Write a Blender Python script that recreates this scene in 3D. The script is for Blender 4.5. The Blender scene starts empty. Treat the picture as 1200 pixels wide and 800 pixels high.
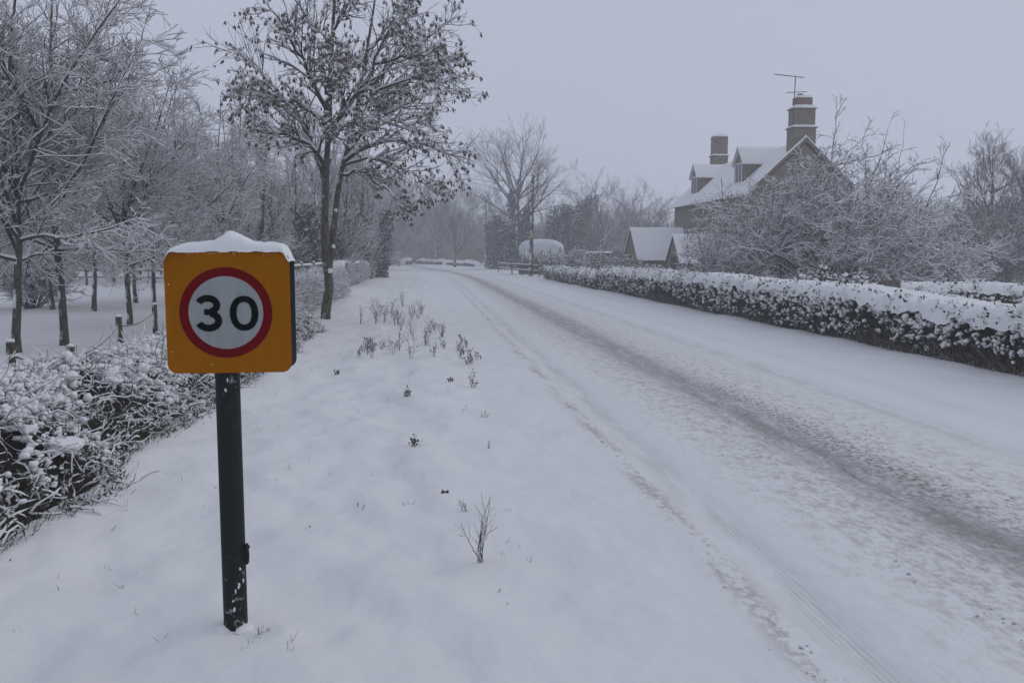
import bpy, math
import numpy as np
from math import radians, pi, sin, cos, tan, atan, sqrt

# ------------------------------------------------------------------ camera
scene = bpy.context.scene
COL = scene.collection
FPX, HZ, VPX, CAMH = 1000.0, 298.0, 500.0, 1.8      # photo focal length, horizon row, road vanishing column (1200x800)
PITCH = atan((400 - HZ) / FPX)
YAW = atan((600 - VPX) / FPX * cos(PITCH))
cam_d = bpy.data.cameras.new('camera')
cam_d.sensor_width = 36.0
cam_d.lens = 36.0 * FPX / 1200.0
cam_d.clip_start, cam_d.clip_end = 0.05, 3000
cam = bpy.data.objects.new('camera', cam_d)
COL.objects.link(cam)
cam.location = (0, 0, CAMH)
cam.rotation_euler = (pi / 2 - PITCH, 0, -YAW)
scene.camera = cam

# ------------------------------------------------------------------ overcast sky, weak sun, exposure
SUN_EL, SUN_AZ = radians(28), radians(75)
world = bpy.data.worlds.new('World')
scene.world = world
world.use_nodes = True
wn, wl = world.node_tree.nodes, world.node_tree.links
wn.clear()
w_out = wn.new('ShaderNodeOutputWorld')
w_bg = wn.new('ShaderNodeBackground')
w_sky = wn.new('ShaderNodeTexSky')
w_sky.sky_type = 'NISHITA'
w_sky.sun_disc = False
w_sky.sun_elevation = SUN_EL
w_sky.sun_rotation = SUN_AZ
w_sky.dust_density = 3.0
w_hsv = wn.new('ShaderNodeHueSaturation')
w_hsv.inputs['Saturation'].default_value = 0.25
w_mix = wn.new('ShaderNodeMix')
w_mix.data_type = 'RGBA'
w_mix.inputs[0].default_value = 0.95                 # cloud cover over the clear sky
w_mix.inputs[7].default_value = (4.75, 5.1, 6.25, 1)
w_bg.inputs['Strength'].default_value = 0.1
wl.new(w_sky.outputs[0], w_hsv.inputs['Color'])
wl.new(w_hsv.outputs[0], w_mix.inputs[6])
wl.new(w_mix.outputs[2], w_bg.inputs['Color'])
wl.new(w_bg.outputs[0], w_out.inputs['Surface'])

sun_d = bpy.data.lights.new('sun', 'SUN')
sun_d.energy = 0.6
sun_d.angle = radians(45)
sun_d.color = (1.0, 0.97, 0.93)
sun = bpy.data.objects.new('sun', sun_d)
COL.objects.link(sun)
sun.location = (-20, -30, 40)
sun.rotation_euler = (pi / 2 - SUN_EL, 0, pi - SUN_AZ)

vs = scene.view_settings
vs.view_transform = 'Standard'
vs.look = 'None'
vs.exposure = 0.0
vs.gamma = 1.0
vs.use_curve_mapping = False
cy = scene.cycles
cy.max_bounces = 6
cy.diffuse_bounces = 3
cy.glossy_bounces = 2
cy.transparent_max_bounces = 8
cy.volume_bounces = 2
cy.use_denoising = True

# ------------------------------------------------------------------ helpers: pixels of the photo to places
R_ = np.array([cos(YAW), -sin(YAW), 0.0])
F_ = np.array([sin(YAW) * cos(PITCH), cos(YAW) * cos(PITCH), -sin(PITCH)])
U_ = np.cross(R_, F_)
def ray(px, py): return F_ + (px - 600) / FPX * R_ - (py - 400) / FPX * U_
def on_ground(px, py, z=0.0):
    r = ray(px, py); t = (z - CAMH) / r[2]
    return np.array([0, 0, CAMH]) + r * t
def at_y(px, py, Y):
    r = ray(px, py); t = Y / r[1]
    return np.array([0, 0, CAMH]) + r * t

# ------------------------------------------------------------------ helpers: noise, meshes, things
def lattice(seed): return np.random.default_rng(seed).random((256, 256))
LAT = lattice(5)
def vnoise(x, y):
    xi = np.floor(x).astype(int); yi = np.floor(y).astype(int)
    fx = x - xi; fy = y - yi
    fx = fx * fx * (3 - 2 * fx); fy = fy * fy * (3 - 2 * fy)
    a = LAT[xi % 256, yi % 256]; b = LAT[(xi + 1) % 256, yi % 256]
    c = LAT[xi % 256, (yi + 1) % 256]; d = LAT[(xi + 1) % 256, (yi + 1) % 256]
    return (a * (1 - fx) + b * fx) * (1 - fy) + (c * (1 - fx) + d * fx) * fy
def fbm(x, y, o=3):
    x = np.asarray(x, float); y = np.asarray(y, float)
    s = 0; a = 1; t = 0
    for i in range(o):
        s = s + a * vnoise(x * 2 ** i + 17.3 * i, y * 2 ** i + 9.1 * i); t += a; a *= 0.5
    return s / t * 2 - 1
def sstep(a, b, x):
    t = np.clip((x - a) / (b - a), 0, 1)
    return t * t * (3 - 2 * t)

class Geo:
    def __init__(s): s.v = []; s.f = {}; s.n = 0
    def add(s, v, f):
        v = np.asarray(v, float).reshape(-1, 3); f = np.asarray(f, int)
        if len(v) == 0 or len(f) == 0: return s
        s.f.setdefault(f.shape[1], []).append(f + s.n); s.v.append(v); s.n += len(v)
        return s
    def box(s, lo, hi):
        (x0, y0, z0), (x1, y1, z1) = lo, hi
        v = [(x0,y0,z0),(x1,y0,z0),(x1,y1,z0),(x0,y1,z0),(x0,y0,z1),(x1,y0,z1),(x1,y1,z1),(x0,y1,z1)]
        return s.add(v, [(0,3,2,1),(4,5,6,7),(0,1,5,4),(1,2,6,5),(2,3,7,6),(3,0,4,7)])
    def mesh(s, name, mats, smooth=True):
        me = bpy.data.meshes.new(name)
        V = np.concatenate(s.v); me.vertices.add(len(V)); me.vertices.foreach_set('co', V.astype(np.float32).ravel())
        ls = []; st = []; p = 0
        for k, fl in s.f.items():
            F = np.concatenate(fl); ls.append(F.ravel()); st.append(np.arange(len(F)) * k + p); p += F.size
        L = np.concatenate(ls); S = np.concatenate(st)
        me.loops.add(len(L)); me.loops.foreach_set('vertex_index', L.astype(np.int32))
        me.polygons.add(len(S)); me.polygons.foreach_set('loop_start', S.astype(np.int32))
        me.polygons.foreach_set('use_smooth', np.full(len(S), smooth))
        for m in (mats if isinstance(mats, (list, tuple)) else [mats]): me.materials.append(m)
        me.update(calc_edges=True)
        return me
    def build(s, name, mat, parent=None, smooth=True, kind=None):
        o = bpy.data.objects.new(name, s.mesh(name, mat, smooth)); COL.objects.link(o)
        if parent: o.parent = parent
        if kind: o['kind'] = kind
        return o

def tag(o, label, cat, group=None):
    o['label'] = label; o['category'] = cat
    if group: o['group'] = group
    return o
def thing(name, label, cat, loc=(0, 0, 0), group=None, rz=0.0, sc=1.0):
    o = bpy.data.objects.new(name, None); COL.objects.link(o)
    o.empty_display_size = 0.2
    o.location = tuple(float(c) for c in loc); o.rotation_euler = (0, 0, rz); o.scale = (sc, sc, sc)
    return tag(o, label, cat, group)
def kids(o): return [c for c in bpy.data.objects if c.parent == o]
def copy_thing(src, parts, loc, rz, sc, label, group=None):
    o = src.copy(); COL.objects.link(o)
    o.location = tuple(float(c) for c in loc); o.rotation_euler = (0, 0, rz); o.scale = sc if isinstance(sc, tuple) else (sc, sc, sc)
    o['label'] = label
    if group: o['group'] = group
    elif 'group' in o: del o['group']
    for p in parts:
        c = p.copy(); COL.objects.link(c); c.parent = o
    return o

def nrm(a): return a / np.maximum(np.linalg.norm(a, axis=-1, keepdims=True), 1e-9)

def tubes(P, R, S, off=0.0):
    """P (N,M,3) polylines with radii R (N,M) -> verts, quads"""
    N, M, _ = P.shape
    T = nrm(np.gradient(P, axis=1))
    md = nrm(T.mean(axis=1))
    ref = np.where(np.abs(md[:, 2:3]) < 0.9, np.array([[0, 0, 1.0]]), np.array([[1.0, 0, 0]]))[:, None, :]
    u = nrm(np.cross(T, np.broadcast_to(ref, T.shape))); v = np.cross(u, T)
    a = off + np.arange(S) * 2 * pi / S
    ring = P[:, :, None, :] + R[:, :, None, None] * (np.cos(a)[None, None, :, None] * u[:, :, None, :] + np.sin(a)[None, None, :, None] * v[:, :, None, :])
    i = np.arange(N)[:, None, None] * (M * S); j = np.arange(M - 1)[None, :, None] * S; k = np.arange(S)[None, None, :]; k2 = (k + 1) % S
    q = np.stack([i + j + k, i + j + k2, i + j + S + k2, i + j + S + k], -1).reshape(-1, 4)
    return ring.reshape(-1, 3), q

def snow_on(P, R, rng, k=0.8, c=0.006, lo=0.25, hi=0.7, gap=0.25, S=3):
    """snow ridge lying along the top of each branch; thins out where the branch is steep"""
    T = nrm(np.gradient(P, axis=1))
    hz = np.sqrt(np.clip(1 - T[..., 2] ** 2, 0, 1))
    rs = (k * R + c) * sstep(lo, hi, hz) * (0.65 + 0.7 * rng.random(R.shape))
    rs = rs * (rng.random(R.shape) > gap * 0.35)
    C = P.copy(); C[..., 2] += np.where(rs > 0, R * 0.55 + rs * 0.55, 0)
    rs = np.maximum(rs, 0.0005)
    return tubes(C, rs, S, pi / 2)

def grow(rng, start, d, length, r0, r1, M, wob=0.12, trop=0.0, power=1.0):
    N = len(start); P = np.zeros((N, M, 3)); P[:, 0] = start; d = nrm(d.copy()); seg = (length / (M - 1))[:, None]
    for i in range(1, M):
        d = d + rng.normal(0, wob, (N, 3)); d[:, 2] += trop; d = nrm(d)
        P[:, i] = P[:, i - 1] + d * seg
    t = np.linspace(0, 1, M)[None, :] ** power
    return P, r0[:, None] * (1 - t) + r1[:, None] * t

def spawn(rng, P, R, L, n, t0, t1, a0, a1, k0, k1, shrink=0.5, rk=0.6, rmin=0.003, updir=0.0):
    N, M, _ = P.shape
    idx = np.repeat(np.arange(N), n if np.ndim(n) else np.full(N, n)); K = len(idx)
    t = t0 + (t1 - t0) * rng.random(K)
    f = t * (M - 1); i = np.minimum(f.astype(int), M - 2); w = (f - i)[:, None]
    p = P[idx, i] * (1 - w) + P[idx, i + 1] * w
    r = R[idx, i] * (1 - w[:, 0]) + R[idx, i + 1] * w[:, 0]
    tg = nrm(P[idx, i + 1] - P[idx, i])
    q = rng.normal(size=(K, 3)); q[:, 2] += updir; q = nrm(q - (q * tg).sum(1, keepdims=True) * tg)
    a = a0 + (a1 - a0) * rng.random(K)
    d = tg * np.cos(a)[:, None] + q * np.sin(a)[:, None]
    l = L[idx] * (k0 + (k1 - k0) * rng.random(K)) * (1 - shrink * t)
    return p, d, l, np.maximum(r * rk, rmin), t

def ico(sub):
    g = (1 + 5 ** 0.5) / 2
    v = [(-1,g,0),(1,g,0),(-1,-g,0),(1,-g,0),(0,-1,g),(0,1,g),(0,-1,-g),(0,1,-g),(g,0,-1),(g,0,1),(-g,0,-1),(-g,0,1)]
    f = [(0,11,5),(0,5,1),(0,1,7),(0,7,10),(0,10,11),(1,5,9),(5,11,4),(11,10,2),(10,7,6),(7,1,8),(3,9,4),(3,4,2),(3,2,6),(3,6,8),(3,8,9),(4,9,5),(2,4,11),(6,2,10),(8,6,7),(9,8,1)]
    v = [tuple(np.array(p) / np.linalg.norm(p)) for p in v]
    for _ in range(sub):
        c = {}; nf = []
        def mid(a, b):
            k = (min(a, b), max(a, b))
            if k not in c:
                m = np.array(v[a]) + np.array(v[b]); v.append(tuple(m / np.linalg.norm(m))); c[k] = len(v) - 1
            return c[k]
        for a, b, d in f:
            x, y, z = mid(a, b), mid(b, d), mid(d, a); nf += [(a,x,z),(b,y,x),(d,z,y),(x,y,z)]
        f = nf
    return np.array(v), np.array(f)
ICO0, ICO1, ICO2 = ico(0), ico(1), ico(2)
def blobs(rng, pos, size, tpl=ICO1, rough=0.18):
    V, F = tpl; N = len(pos); n = len(V)
    if N == 0: return np.zeros((0, 3)), np.zeros((0, 3), int)
    a = rng.random(N) * 2 * pi; ca, sa = np.cos(a)[:, None], np.sin(a)[:, None]
    v = V[None] * (1 + rough * rng.normal(size=(N, n, 1))) * np.broadcast_to(size, (N, 3))[:, None, :]
    x = v[..., 0] * ca - v[..., 1] * sa; y = v[..., 0] * sa + v[..., 1] * ca
    W = np.stack([x, y, v[..., 2]], -1) + pos[:, None, :]
    return W.reshape(-1, 3), (F[None] + (np.arange(N) * n)[:, None, None]).reshape(-1, 3)
def leaves(rng, pos, d, ln, wd):
    """folded leaf: two triangles sharing a midrib"""
    N = len(pos); d = nrm(d); q = nrm(np.cross(d, rng.normal(size=(N, 3)))); n = np.cross(q, d)
    ln = np.broadcast_to(ln, (N,))[:, None]; wd = np.broadcast_to(wd, (N,))[:, None]
    b = pos; tip = pos + d * ln; m = pos + d * ln * 0.5
    l = m + q * wd + n * wd * 0.4; r = m - q * wd + n * wd * 0.4
    v = np.stack([b, l, tip, r], 1).reshape(-1, 3); i = np.arange(N)[:, None] * 4
    return v, np.concatenate([i + np.array([[0, 1, 2]]), i + np.array([[0, 2, 3]])])

# ------------------------------------------------------------------ materials
class NT:
    def __init__(s, name):
        s.m = bpy.data.materials.new(name); s.m.use_nodes = True; s.t = s.m.node_tree; s.t.nodes.clear()
        s.out = s.t.nodes.new('ShaderNodeOutputMaterial'); s.b = s.t.nodes.new('ShaderNodeBsdfPrincipled')
        s.t.links.new(s.b.outputs[0], s.out.inputs['Surface']); s.b.inputs['Specular IOR Level'].default_value = 0.25
    def node(s, kind, **kw):
        n = s.t.nodes.new(kind)
        for k, v in kw.items(): setattr(n, k, v)
        return n
    def put(s, sock, v):
        if isinstance(v, (int, float)): sock.default_value = v
        elif isinstance(v, (tuple, list)): sock.default_value = tuple(v) + ((1,) if len(v) == 3 and len(sock.default_value) == 4 else ())
        else: s.t.links.new(v, sock)
    def math(s, op, a, b=0.0, c=0.0):
        n = s.node('ShaderNodeMath', operation=op)
        s.put(n.inputs[0], a); s.put(n.inputs[1], b); s.put(n.inputs[2], c)
        return n.outputs[0]
    def step(s, x, lo, hi, a=0.0, b=1.0):
        n = s.node('ShaderNodeMapRange', interpolation_type='SMOOTHSTEP')
        s.put(n.inputs[0], x); s.put(n.inputs[1], lo); s.put(n.inputs[2], hi); s.put(n.inputs[3], a); s.put(n.inputs[4], b)
        return n.outputs[0]
    def mix(s, f, a, b):
        n = s.node('ShaderNodeMix', data_type='RGBA')
        s.put(n.inputs[0], f); s.put(n.inputs[6], a); s.put(n.inputs[7], b)
        return n.outputs[2]
    def coord(s, kind='Object', scale=(1, 1, 1)):
        c = s.node('ShaderNodeTexCoord'); m = s.node('ShaderNodeMapping'); m.inputs['Scale'].default_value = scale
        s.t.links.new(c.outputs[kind], m.inputs[0]); return m.outputs[0]
    def noise(s, vec, scale, detail=3.0, rough=0.55):
        n = s.node('ShaderNodeTexNoise'); s.put(n.inputs['Vector'], vec)
        n.inputs['Scale'].default_value = scale; n.inputs['Detail'].default_value = detail; n.inputs['Roughness'].default_value = rough
        return n.outputs[0]
    def bump(s, h, strength=0.5, dist=0.02, prev=None):
        n = s.node('ShaderNodeBump'); s.put(n.inputs['Height'], h); n.inputs['Strength'].default_value = strength; n.inputs['Distance'].default_value = dist
        if prev is not None: s.t.links.new(prev, n.inputs['Normal'])
        return n.outputs[0]
    def fin(s, col=None, rough=None, nor=None, spec=None):
        if col is not None: s.put(s.b.inputs['Base Color'], col)
        if rough is not None: s.put(s.b.inputs['Roughness'], rough)
        if nor is not None: s.put(s.b.inputs['Normal'], nor)
        if spec is not None: s.b.inputs['Specular IOR Level'].default_value = spec
        return s.m
    def up(s):
        g = s.node('ShaderNodeNewGeometry'); x = s.node('ShaderNodeSeparateXYZ'); s.t.links.new(g.outputs['Normal'], x.inputs[0]); return x.outputs

SNOW = (0.78, 0.785, 0.79)
def mat_snow(name, grain=60, lump=7, amt=0.35):
    t = NT(name); v = t.coord('Object')
    n1 = t.noise(v, lump, 4); n2 = t.noise(v, grain, 2)
    col = t.mix(n1, (0.745, 0.75, 0.755), (0.82, 0.82, 0.82))
    b = t.bump(n1, amt, 0.05); b = t.bump(n2, 0.25, 0.006, b)
    return t.fin(col, 0.75, b, 0.2)
M_SNOW = mat_snow('snow')
M_SNOWFINE = mat_snow('snow_on_twigs', 90, 25, 0.2)

def mat_bark(name, c1, c2, snow=0.0, up0=0.35, scale=14, side=True, thr=0.47):
    """bark; snow that has stuck to upward faces and in patches to the windward side"""
    t = NT(name); v = t.coord('Object', (1, 1, 0.35))
    n = t.noise(v, scale, 4); col = t.mix(n, c1, c2)
    n = t.step(n, 0.3, 0.7); col = t.mix(n, c1, c2)
    b = t.bump(n, 0.6, 0.02)
    if snow > 0:
        o = t.up(); p = t.noise(t.coord('Object'), 3.5, 4)
        m = t.step(t.math('ADD', o[2], t.math('MULTIPLY', t.math('SUBTRACT', p, 0.5), 0.5)), up0, up0 + 0.3)
        if side:
            w = t.math('MULTIPLY', t.step(t.math('MULTIPLY', t.math('ADD', o[0], t.math('MULTIPLY', o[1], 0.6)), -1.0), 0.35, 0.8), t.step(p, thr, thr + 0.10))
            m = t.math('MAXIMUM', m, w)
        m = t.math('MULTIPLY', m, snow); col = t.mix(m, col, SNOW)
    return t.fin(col, 0.9, b, 0.1)
M_BARK = mat_bark('bark_grey_brown', (0.045, 0.042, 0.034), (0.10, 0.09, 0.07), 0.9)
M_BARK_ASH = mat_bark('bark_ash', (0.03, 0.03, 0.022), (0.14, 0.125, 0.095), 0.85, 0.4, 20, True, 0.585)
M_TWIG = mat_bark('twig', (0.035, 0.032, 0.028), (0.07, 0.062, 0.053), 0.8, 0.5, 20, False)
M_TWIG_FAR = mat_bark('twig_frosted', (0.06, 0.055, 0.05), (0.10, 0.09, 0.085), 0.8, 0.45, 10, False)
M_TWIG_BROWN = mat_bark('twig_brown', (0.10, 0.075, 0.058), (0.15, 0.115, 0.09), 0.8, 0.25, 10, False)
M_TWIG_BROWN2 = mat_bark('twig_dull_brown', (0.055, 0.045, 0.038), (0.10, 0.082, 0.068), 0.8, 0.5, 10, False)
M_STEM = mat_bark('bramble_stem', (0.03, 0.025, 0.02), (0.08, 0.062, 0.045), 0.9, 0.45, 30, False)
M_WEED = mat_bark('dead_weed', (0.05, 0.035, 0.025), (0.10, 0.075, 0.055), 0.0)
M_POST_WOOD = mat_bark('weathered_post', (0.05, 0.048, 0.036), (0.11, 0.10, 0.075), 0.9, 0.6, 10)
M_RAIL = mat_bark('weathered_rail', (0.09, 0.085, 0.08), (0.15, 0.145, 0.135), 0.9, 0.5, 10, False)
M_KEYS = mat_bark('ash_keys', (0.07, 0.052, 0.04), (0.15, 0.112, 0.085), 0.9, 0.35, 8, False)

def mat_leaf(name, c1, c2, snow=0.5, up0=0.5):
    t = NT(name); g = t.node('ShaderNodeNewGeometry'); n = t.noise(t.coord('Object'), 6, 3)
    col = t.mix(n, c1, c2)
    o = t.up(); m = t.math('MULTIPLY', t.step(t.math('ADD', o[2], t.math('SUBTRACT', n, 0.5)), up0, up0 + 0.25), snow)
    return t.fin(t.mix(m, col, SNOW), 0.5, None, 0.3)
M_LEAF = mat_leaf('hedge_leaf', (0.012, 0.026, 0.014), (0.04, 0.06, 0.03), 0.9, 0.75)
M_IVY = mat_leaf('ivy_leaf', (0.018, 0.03, 0.02), (0.05, 0.065, 0.045), 0.8, 0.48)
M_DEADLEAF = mat_leaf('dead_leaf', (0.10, 0.065, 0.045), (0.2, 0.14, 0.11), 0.7, 0.5)
M_GRASSDARK = mat_leaf('winter_grass', (0.03, 0.035, 0.018), (0.09, 0.085, 0.05), 0.5, 0.7)
def mat_plain(name, c1, c2, scale=8, rough=0.8, bump=0.3, spec=0.2):
    t = NT(name); n = t.noise(t.coord('Object'), scale, 4); return t.fin(t.mix(n, c1, c2), rough, t.bump(n, bump, 0.02), spec)
M_LITTER = mat_plain('leaf_litter', (0.010, 0.009, 0.006), (0.034, 0.029, 0.021), 40, 0.95, 1.0)
M_HEDGECORE = mat_plain('hedge_core', (0.012, 0.014, 0.009), (0.05, 0.042, 0.03), 20, 0.95, 0.8)
M_DARK = mat_plain('dark_boarding', (0.04, 0.04, 0.042), (0.07, 0.068, 0.066), 6)
M_METAL = mat_plain('aerial_metal', (0.05, 0.05, 0.055), (0.09, 0.09, 0.095), 6, 0.5)
M_GLASS = mat_plain('window_glass', (0.03, 0.035, 0.04), (0.05, 0.055, 0.06), 3, 0.1, 0.0, 0.5)
M_FRAME = mat_plain('white_paint', (0.6, 0.6, 0.6), (0.72, 0.72, 0.72), 5, 0.5)
M_FENCEBOARD = mat_plain('fence_board', (0.10, 0.085, 0.068), (0.17, 0.145, 0.115), 12)
M_CLAY = mat_plain('clay_pot', (0.17, 0.12, 0.095), (0.24, 0.165, 0.125), 8)
M_YELLOW = mat_plain('yellow_plate', (0.55, 0.42, 0.04), (0.65, 0.5, 0.06), 8, 0.5)
def mat_stone(name, c1, c2):
    t = NT(name); v = t.coord('Object')
    br = t.node('ShaderNodeTexBrick'); mp = t.node('ShaderNodeMapping'); mp.inputs['Rotation'].default_value = (pi / 2, 0, 0)
    sx = t.node('ShaderNodeSeparateXYZ'); t.t.links.new(v, sx.inputs[0]); cb = t.node('ShaderNodeCombineXYZ')
    t.put(cb.inputs[0], t.math('ADD', sx.outputs[0], sx.outputs[1])); t.put(cb.inputs[1], sx.outputs[2])
    t.t.links.new(cb.outputs[0], br.inputs['Vector']); br.inputs['Scale'].default_value = 1.0
    br.inputs['Brick Width'].default_value = 0.34; br.inputs['Row Height'].default_value = 0.13; br.inputs['Mortar Size'].default_value = 0.008
    br.inputs['Color1'].default_value = c1 + (1,); br.inputs['Color2'].default_value = c2 + (1,); br.inputs['Mortar'].default_value = (0.16, 0.14, 0.11, 1)
    n = t.noise(v, 3, 5); col = t.mix(t.math('MULTIPLY', n, 0.6), br.outputs[0], (0.13, 0.115, 0.09))
    return t.fin(col, 0.9, t.bump(t.math('SUBTRACT', n, br.outputs[1]), 0.5, 0.02), 0.1)
M_STONE = mat_stone('limestone', (0.30, 0.265, 0.205), (0.225, 0.195, 0.15))
M_STONE_GREY = mat_stone('grey_limestone', (0.26, 0.21, 0.16), (0.20, 0.16, 0.12))

# ------------------------------------------------------------------ ground and road (structure)
def bend(y):
    y = np.asarray(y, float)
    return -np.where(y < 60, 0, np.where(y < 105, (y - 60) ** 2 / 660.0, 45 ** 2 / 660.0 + (y - 105) * 45 / 330.0 * 0.68))
def wander(y): return 0.10 * fbm(np.asarray(y) * 0.05 + 3.3, np.asarray(y) * 0 + 1.7, 2)
ROAD_L, ROAD_R = 0.75, 7.35
def graw(x, y):
    x = np.asarray(x, float); y = np.asarray(y, float); u = x - bend(y)
    z = 0.035 * fbm(x * 0.9, y * 0.7, 3) + 0.10 * fbm(x * 0.12 + 5, y * 0.1, 2) * sstep(4, 12, np.abs(u - 3.0))
    verge = sstep(1.25, -0.2, u) * sstep(-2.8, -1.4, u)
    lump = np.clip(fbm(x * 1.9 + 0.7 * y, y * 1.15, 3), -0.45, 1)
    z = z + verge * (0.05 + 0.085 * lump + 0.024 * fbm(x * 5.5 + 1.5 * y, y * 3.6, 2))
    z = z + 0.16 * sstep(-1.5, -3.2, u) * sstep(-6.5, -3.8, u) + 0.02 * sstep(-1.8, -3, u) * fbm(x * 3, y * 3, 2)
    z = z * (1 - 0.75 * sstep(0.3, 1.2, u) * sstep(8.0, 7.0, u)) + sstep(7.0, 8.2, u) * (0.06 + 0.03 * fbm(x * 1.7, y * 1.1, 3))
    return z
def gz(x, y):
    z = graw(x, y); u = np.asarray(x, float) - bend(y)
    inr = sstep(ROAD_L + 0.25, ROAD_L + 1.2, u) * sstep(ROAD_R - 0.02, ROAD_R - 0.7, u)
    return z - 0.06 * inr
def gz1(x, y): return float(gz(np.array([x]), np.array([y]))[0])

def spaced(lo, hi, c0, c1, fine, growth):
    xs = list(np.arange(c0, c1 + fine / 2, fine)); s = fine
    while xs[-1] < hi: s *= growth; xs.append(xs[-1] + s)
    s = fine
    while xs[0] > lo: s *= growth; xs.insert(0, xs[0] - s)
    return np.clip(np.array(xs), lo, hi)
def sheet(X, Y, Z):
    n, m = X.shape
    V = np.stack([X, Y, Z], -1).reshape(-1, 3); i = np.arange(n - 1)[:, None] * m; j = np.arange(m - 1)[None, :]
    q = np.stack([i + j, i + j + m, i + j + m + 1, i + j + 1], -1).reshape(-1, 4)
    return V, q

gx = spaced(-420, 420, -2.9, 1.3, 0.075, 1.07)
gy = spaced(-30, 600, 2.6, 9.0, 0.075, 1.035)
X, Y = np.meshgrid(gx, gy, indexing='ij')
t = NT('snow_ground'); v = t.coord('Object')
n1 = t.noise(t.coord('Object', (1, 0.7, 1)), 2.2, 2.5, 0.45); n2 = t.noise(v, 11, 3); n3 = t.noise(v, 120, 2)
col = t.mix(n1, (0.70, 0.705, 0.71), (0.79, 0.79, 0.785))
b = t.bump(n1, 0.7, 0.11); b = t.bump(n2, 0.34, 0.022, b); b = t.bump(n3, 0.06, 0.003, b)
M_GROUND = t.fin(col, 0.75, b, 0.2)
g = Geo(); g.add(*sheet(X, Y, gz(X, Y)))
ground = g.build('ground', M_GROUND); ground['kind'] = 'structure'

# road: packed snow with wheel tracks; 'u' is the distance across the carriageway, 's' along it
ru = np.concatenate([np.arange(ROAD_L, 4.6, 0.05), np.arange(4.6, ROAD_R + 0.01, 0.1)])
ry = spaced(-30, 260, 2.0, 6.0, 0.06, 1.02)
RU, RY = np.meshgrid(ru, ry, indexing='ij')
W = wander(RY); D = RU - W
z = 0.006 + 0.012 * fbm(RU * 1.6, RY * 0.35, 3)

for c, w, dp in ((3.50, 0.20, 0.030), (1.93, 0.16, 0.016), (5.25, 0.22, 0.014), (6.25, 0.2, 0.008), (2.55, 0.12, 0.005)):
    z = z - dp * np.exp(-((D - c) / w) ** 2)
for c, w, h in ((3.02, 0.16, 0.012), (4.05, 0.22, 0.016), (1.64, 0.10, 0.009), (4.75, 0.2, 0.010)):
    z = z + h * np.exp(-((D - c) / w) ** 2) * (0.6 + 0.9 * fbm(RU * 7, RY * 2.5, 2))
cl = np.exp(-((D - 1.66) / 0.10) ** 2) + 0.8 * np.exp(-((D - 3.95) / 0.4) ** 2) + 0.5 * np.exp(-((D - 3.05) / 0.25) ** 2)
z = z + cl * 0.007 * np.clip(fbm(RU * 14, RY * 9, 2), -0.3, 1) * sstep(25, 8, RY)
for k in range(5): z = z - 0.004 * np.exp(-((D - (1.86 + 0.04 * k)) / 0.010) ** 2)
raw = graw(RU + bend(RY), RY)
wl_ = sstep(2.0, 1.15, RU); z = z * (1 - wl_) + raw * wl_ + (-0.012 + 0.016 * sstep(0.0, 0.5, RU - ROAD_L)) * wl_
wr_ = sstep(ROAD_R - 1.0, ROAD_R - 0.35, RU); z = z * (1 - wr_) + (raw - 0.012 + 0.016 * sstep(0.0, 0.3, ROAD_R - RU)) * wr_
g = Geo(); g.add(*sheet(RU + bend(RY), RY, z)); road = g.build('road', M_GROUND)
me = road.data
for nm, arr in (('u', D), ('s', RY)):
    a = me.attributes.new(nm, 'FLOAT', 'POINT'); a.data.foreach_set('value', arr.ravel().astype(np.float32))
t = NT("road_snow")
def at(nm): n = t.node('ShaderNodeAttribute', attribute_name=nm); return n.outputs['Fac']
u, s = at('u'), at('s')
def gauss(c, w):
    d = t.math('DIVIDE', t.math('SUBTRACT', u, c), w); return t.math('EXPONENT', t.math('MULTIPLY', t.math('MULTIPLY', d, d), -1.0))
cb = t.node('ShaderNodeCombineXYZ'); t.put(cb.inputs[0], u); t.put(cb.inputs[1], t.math('MULTIPLY', s, 0.16)); vec_s = cb.outputs[0]   # streaks
cb = t.node('ShaderNodeCombineXYZ'); t.put(cb.inputs[0], u); t.put(cb.inputs[1], t.math('MULTIPLY', s, 0.6)); vec_c = cb.outputs[0]    # crumbs
st = t.noise(vec_s, 5.5, 5, 0.65); cr = t.noise(vec_c, 22, 4, 0.7); cr2 = t.noise(vec_c, 8, 4, 0.6); fine = t.noise(vec_c, 70, 2)
wet = t.math('MULTIPLY', gauss(3.52, 0.36), t.step(t.math('ADD', t.math('MULTIPLY', st, 0.6), t.math('MULTIPLY', cr, 0.4)), 0.28, 0.60))
mot = t.math('ADD', t.math('MULTIPLY', gauss(3.98, 0.60), 0.9), t.math('ADD', t.math('MULTIPLY', gauss(2.95, 0.50), 0.85), t.math('MULTIPLY', gauss(4.75, 0.5), 0.35)))
mot = t.math('MULTIPLY', mot, t.step(t.math('ADD', t.math('MULTIPLY', cr, 0.6), t.math('MULTIPLY', cr2, 0.4)), 0.44, 0.60))
edg = t.math('MULTIPLY', gauss(1.66, 0.09), t.step(t.math('ADD', t.math('MULTIPLY', cr, 0.5), t.math('MULTIPLY', st, 0.5)), 0.47, 0.58))
lft = t.math('MULTIPLY', t.math('ADD', gauss(1.95, 0.17), t.math('ADD', t.math('MULTIPLY', gauss(5.25, 0.22), 1.2), t.math('MULTIPLY', gauss(6.2, 0.2), 0.5))), t.step(st, 0.35, 0.62))
gen = t.math('MULTIPLY', t.step(cr2, 0.5, 0.72), t.step(t.math('ABSOLUTE', t.math('SUBTRACT', u, 3.6)), 2.4, 0.6))
col = t.mix(t.mix(t.step(u, 1.2, 1.8), t.noise(t.coord('Object', (1, 0.7, 1)), 2.2, 2.5, 0.45), st), (0.70, 0.705, 0.71), (0.79, 0.79, 0.785))
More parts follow.
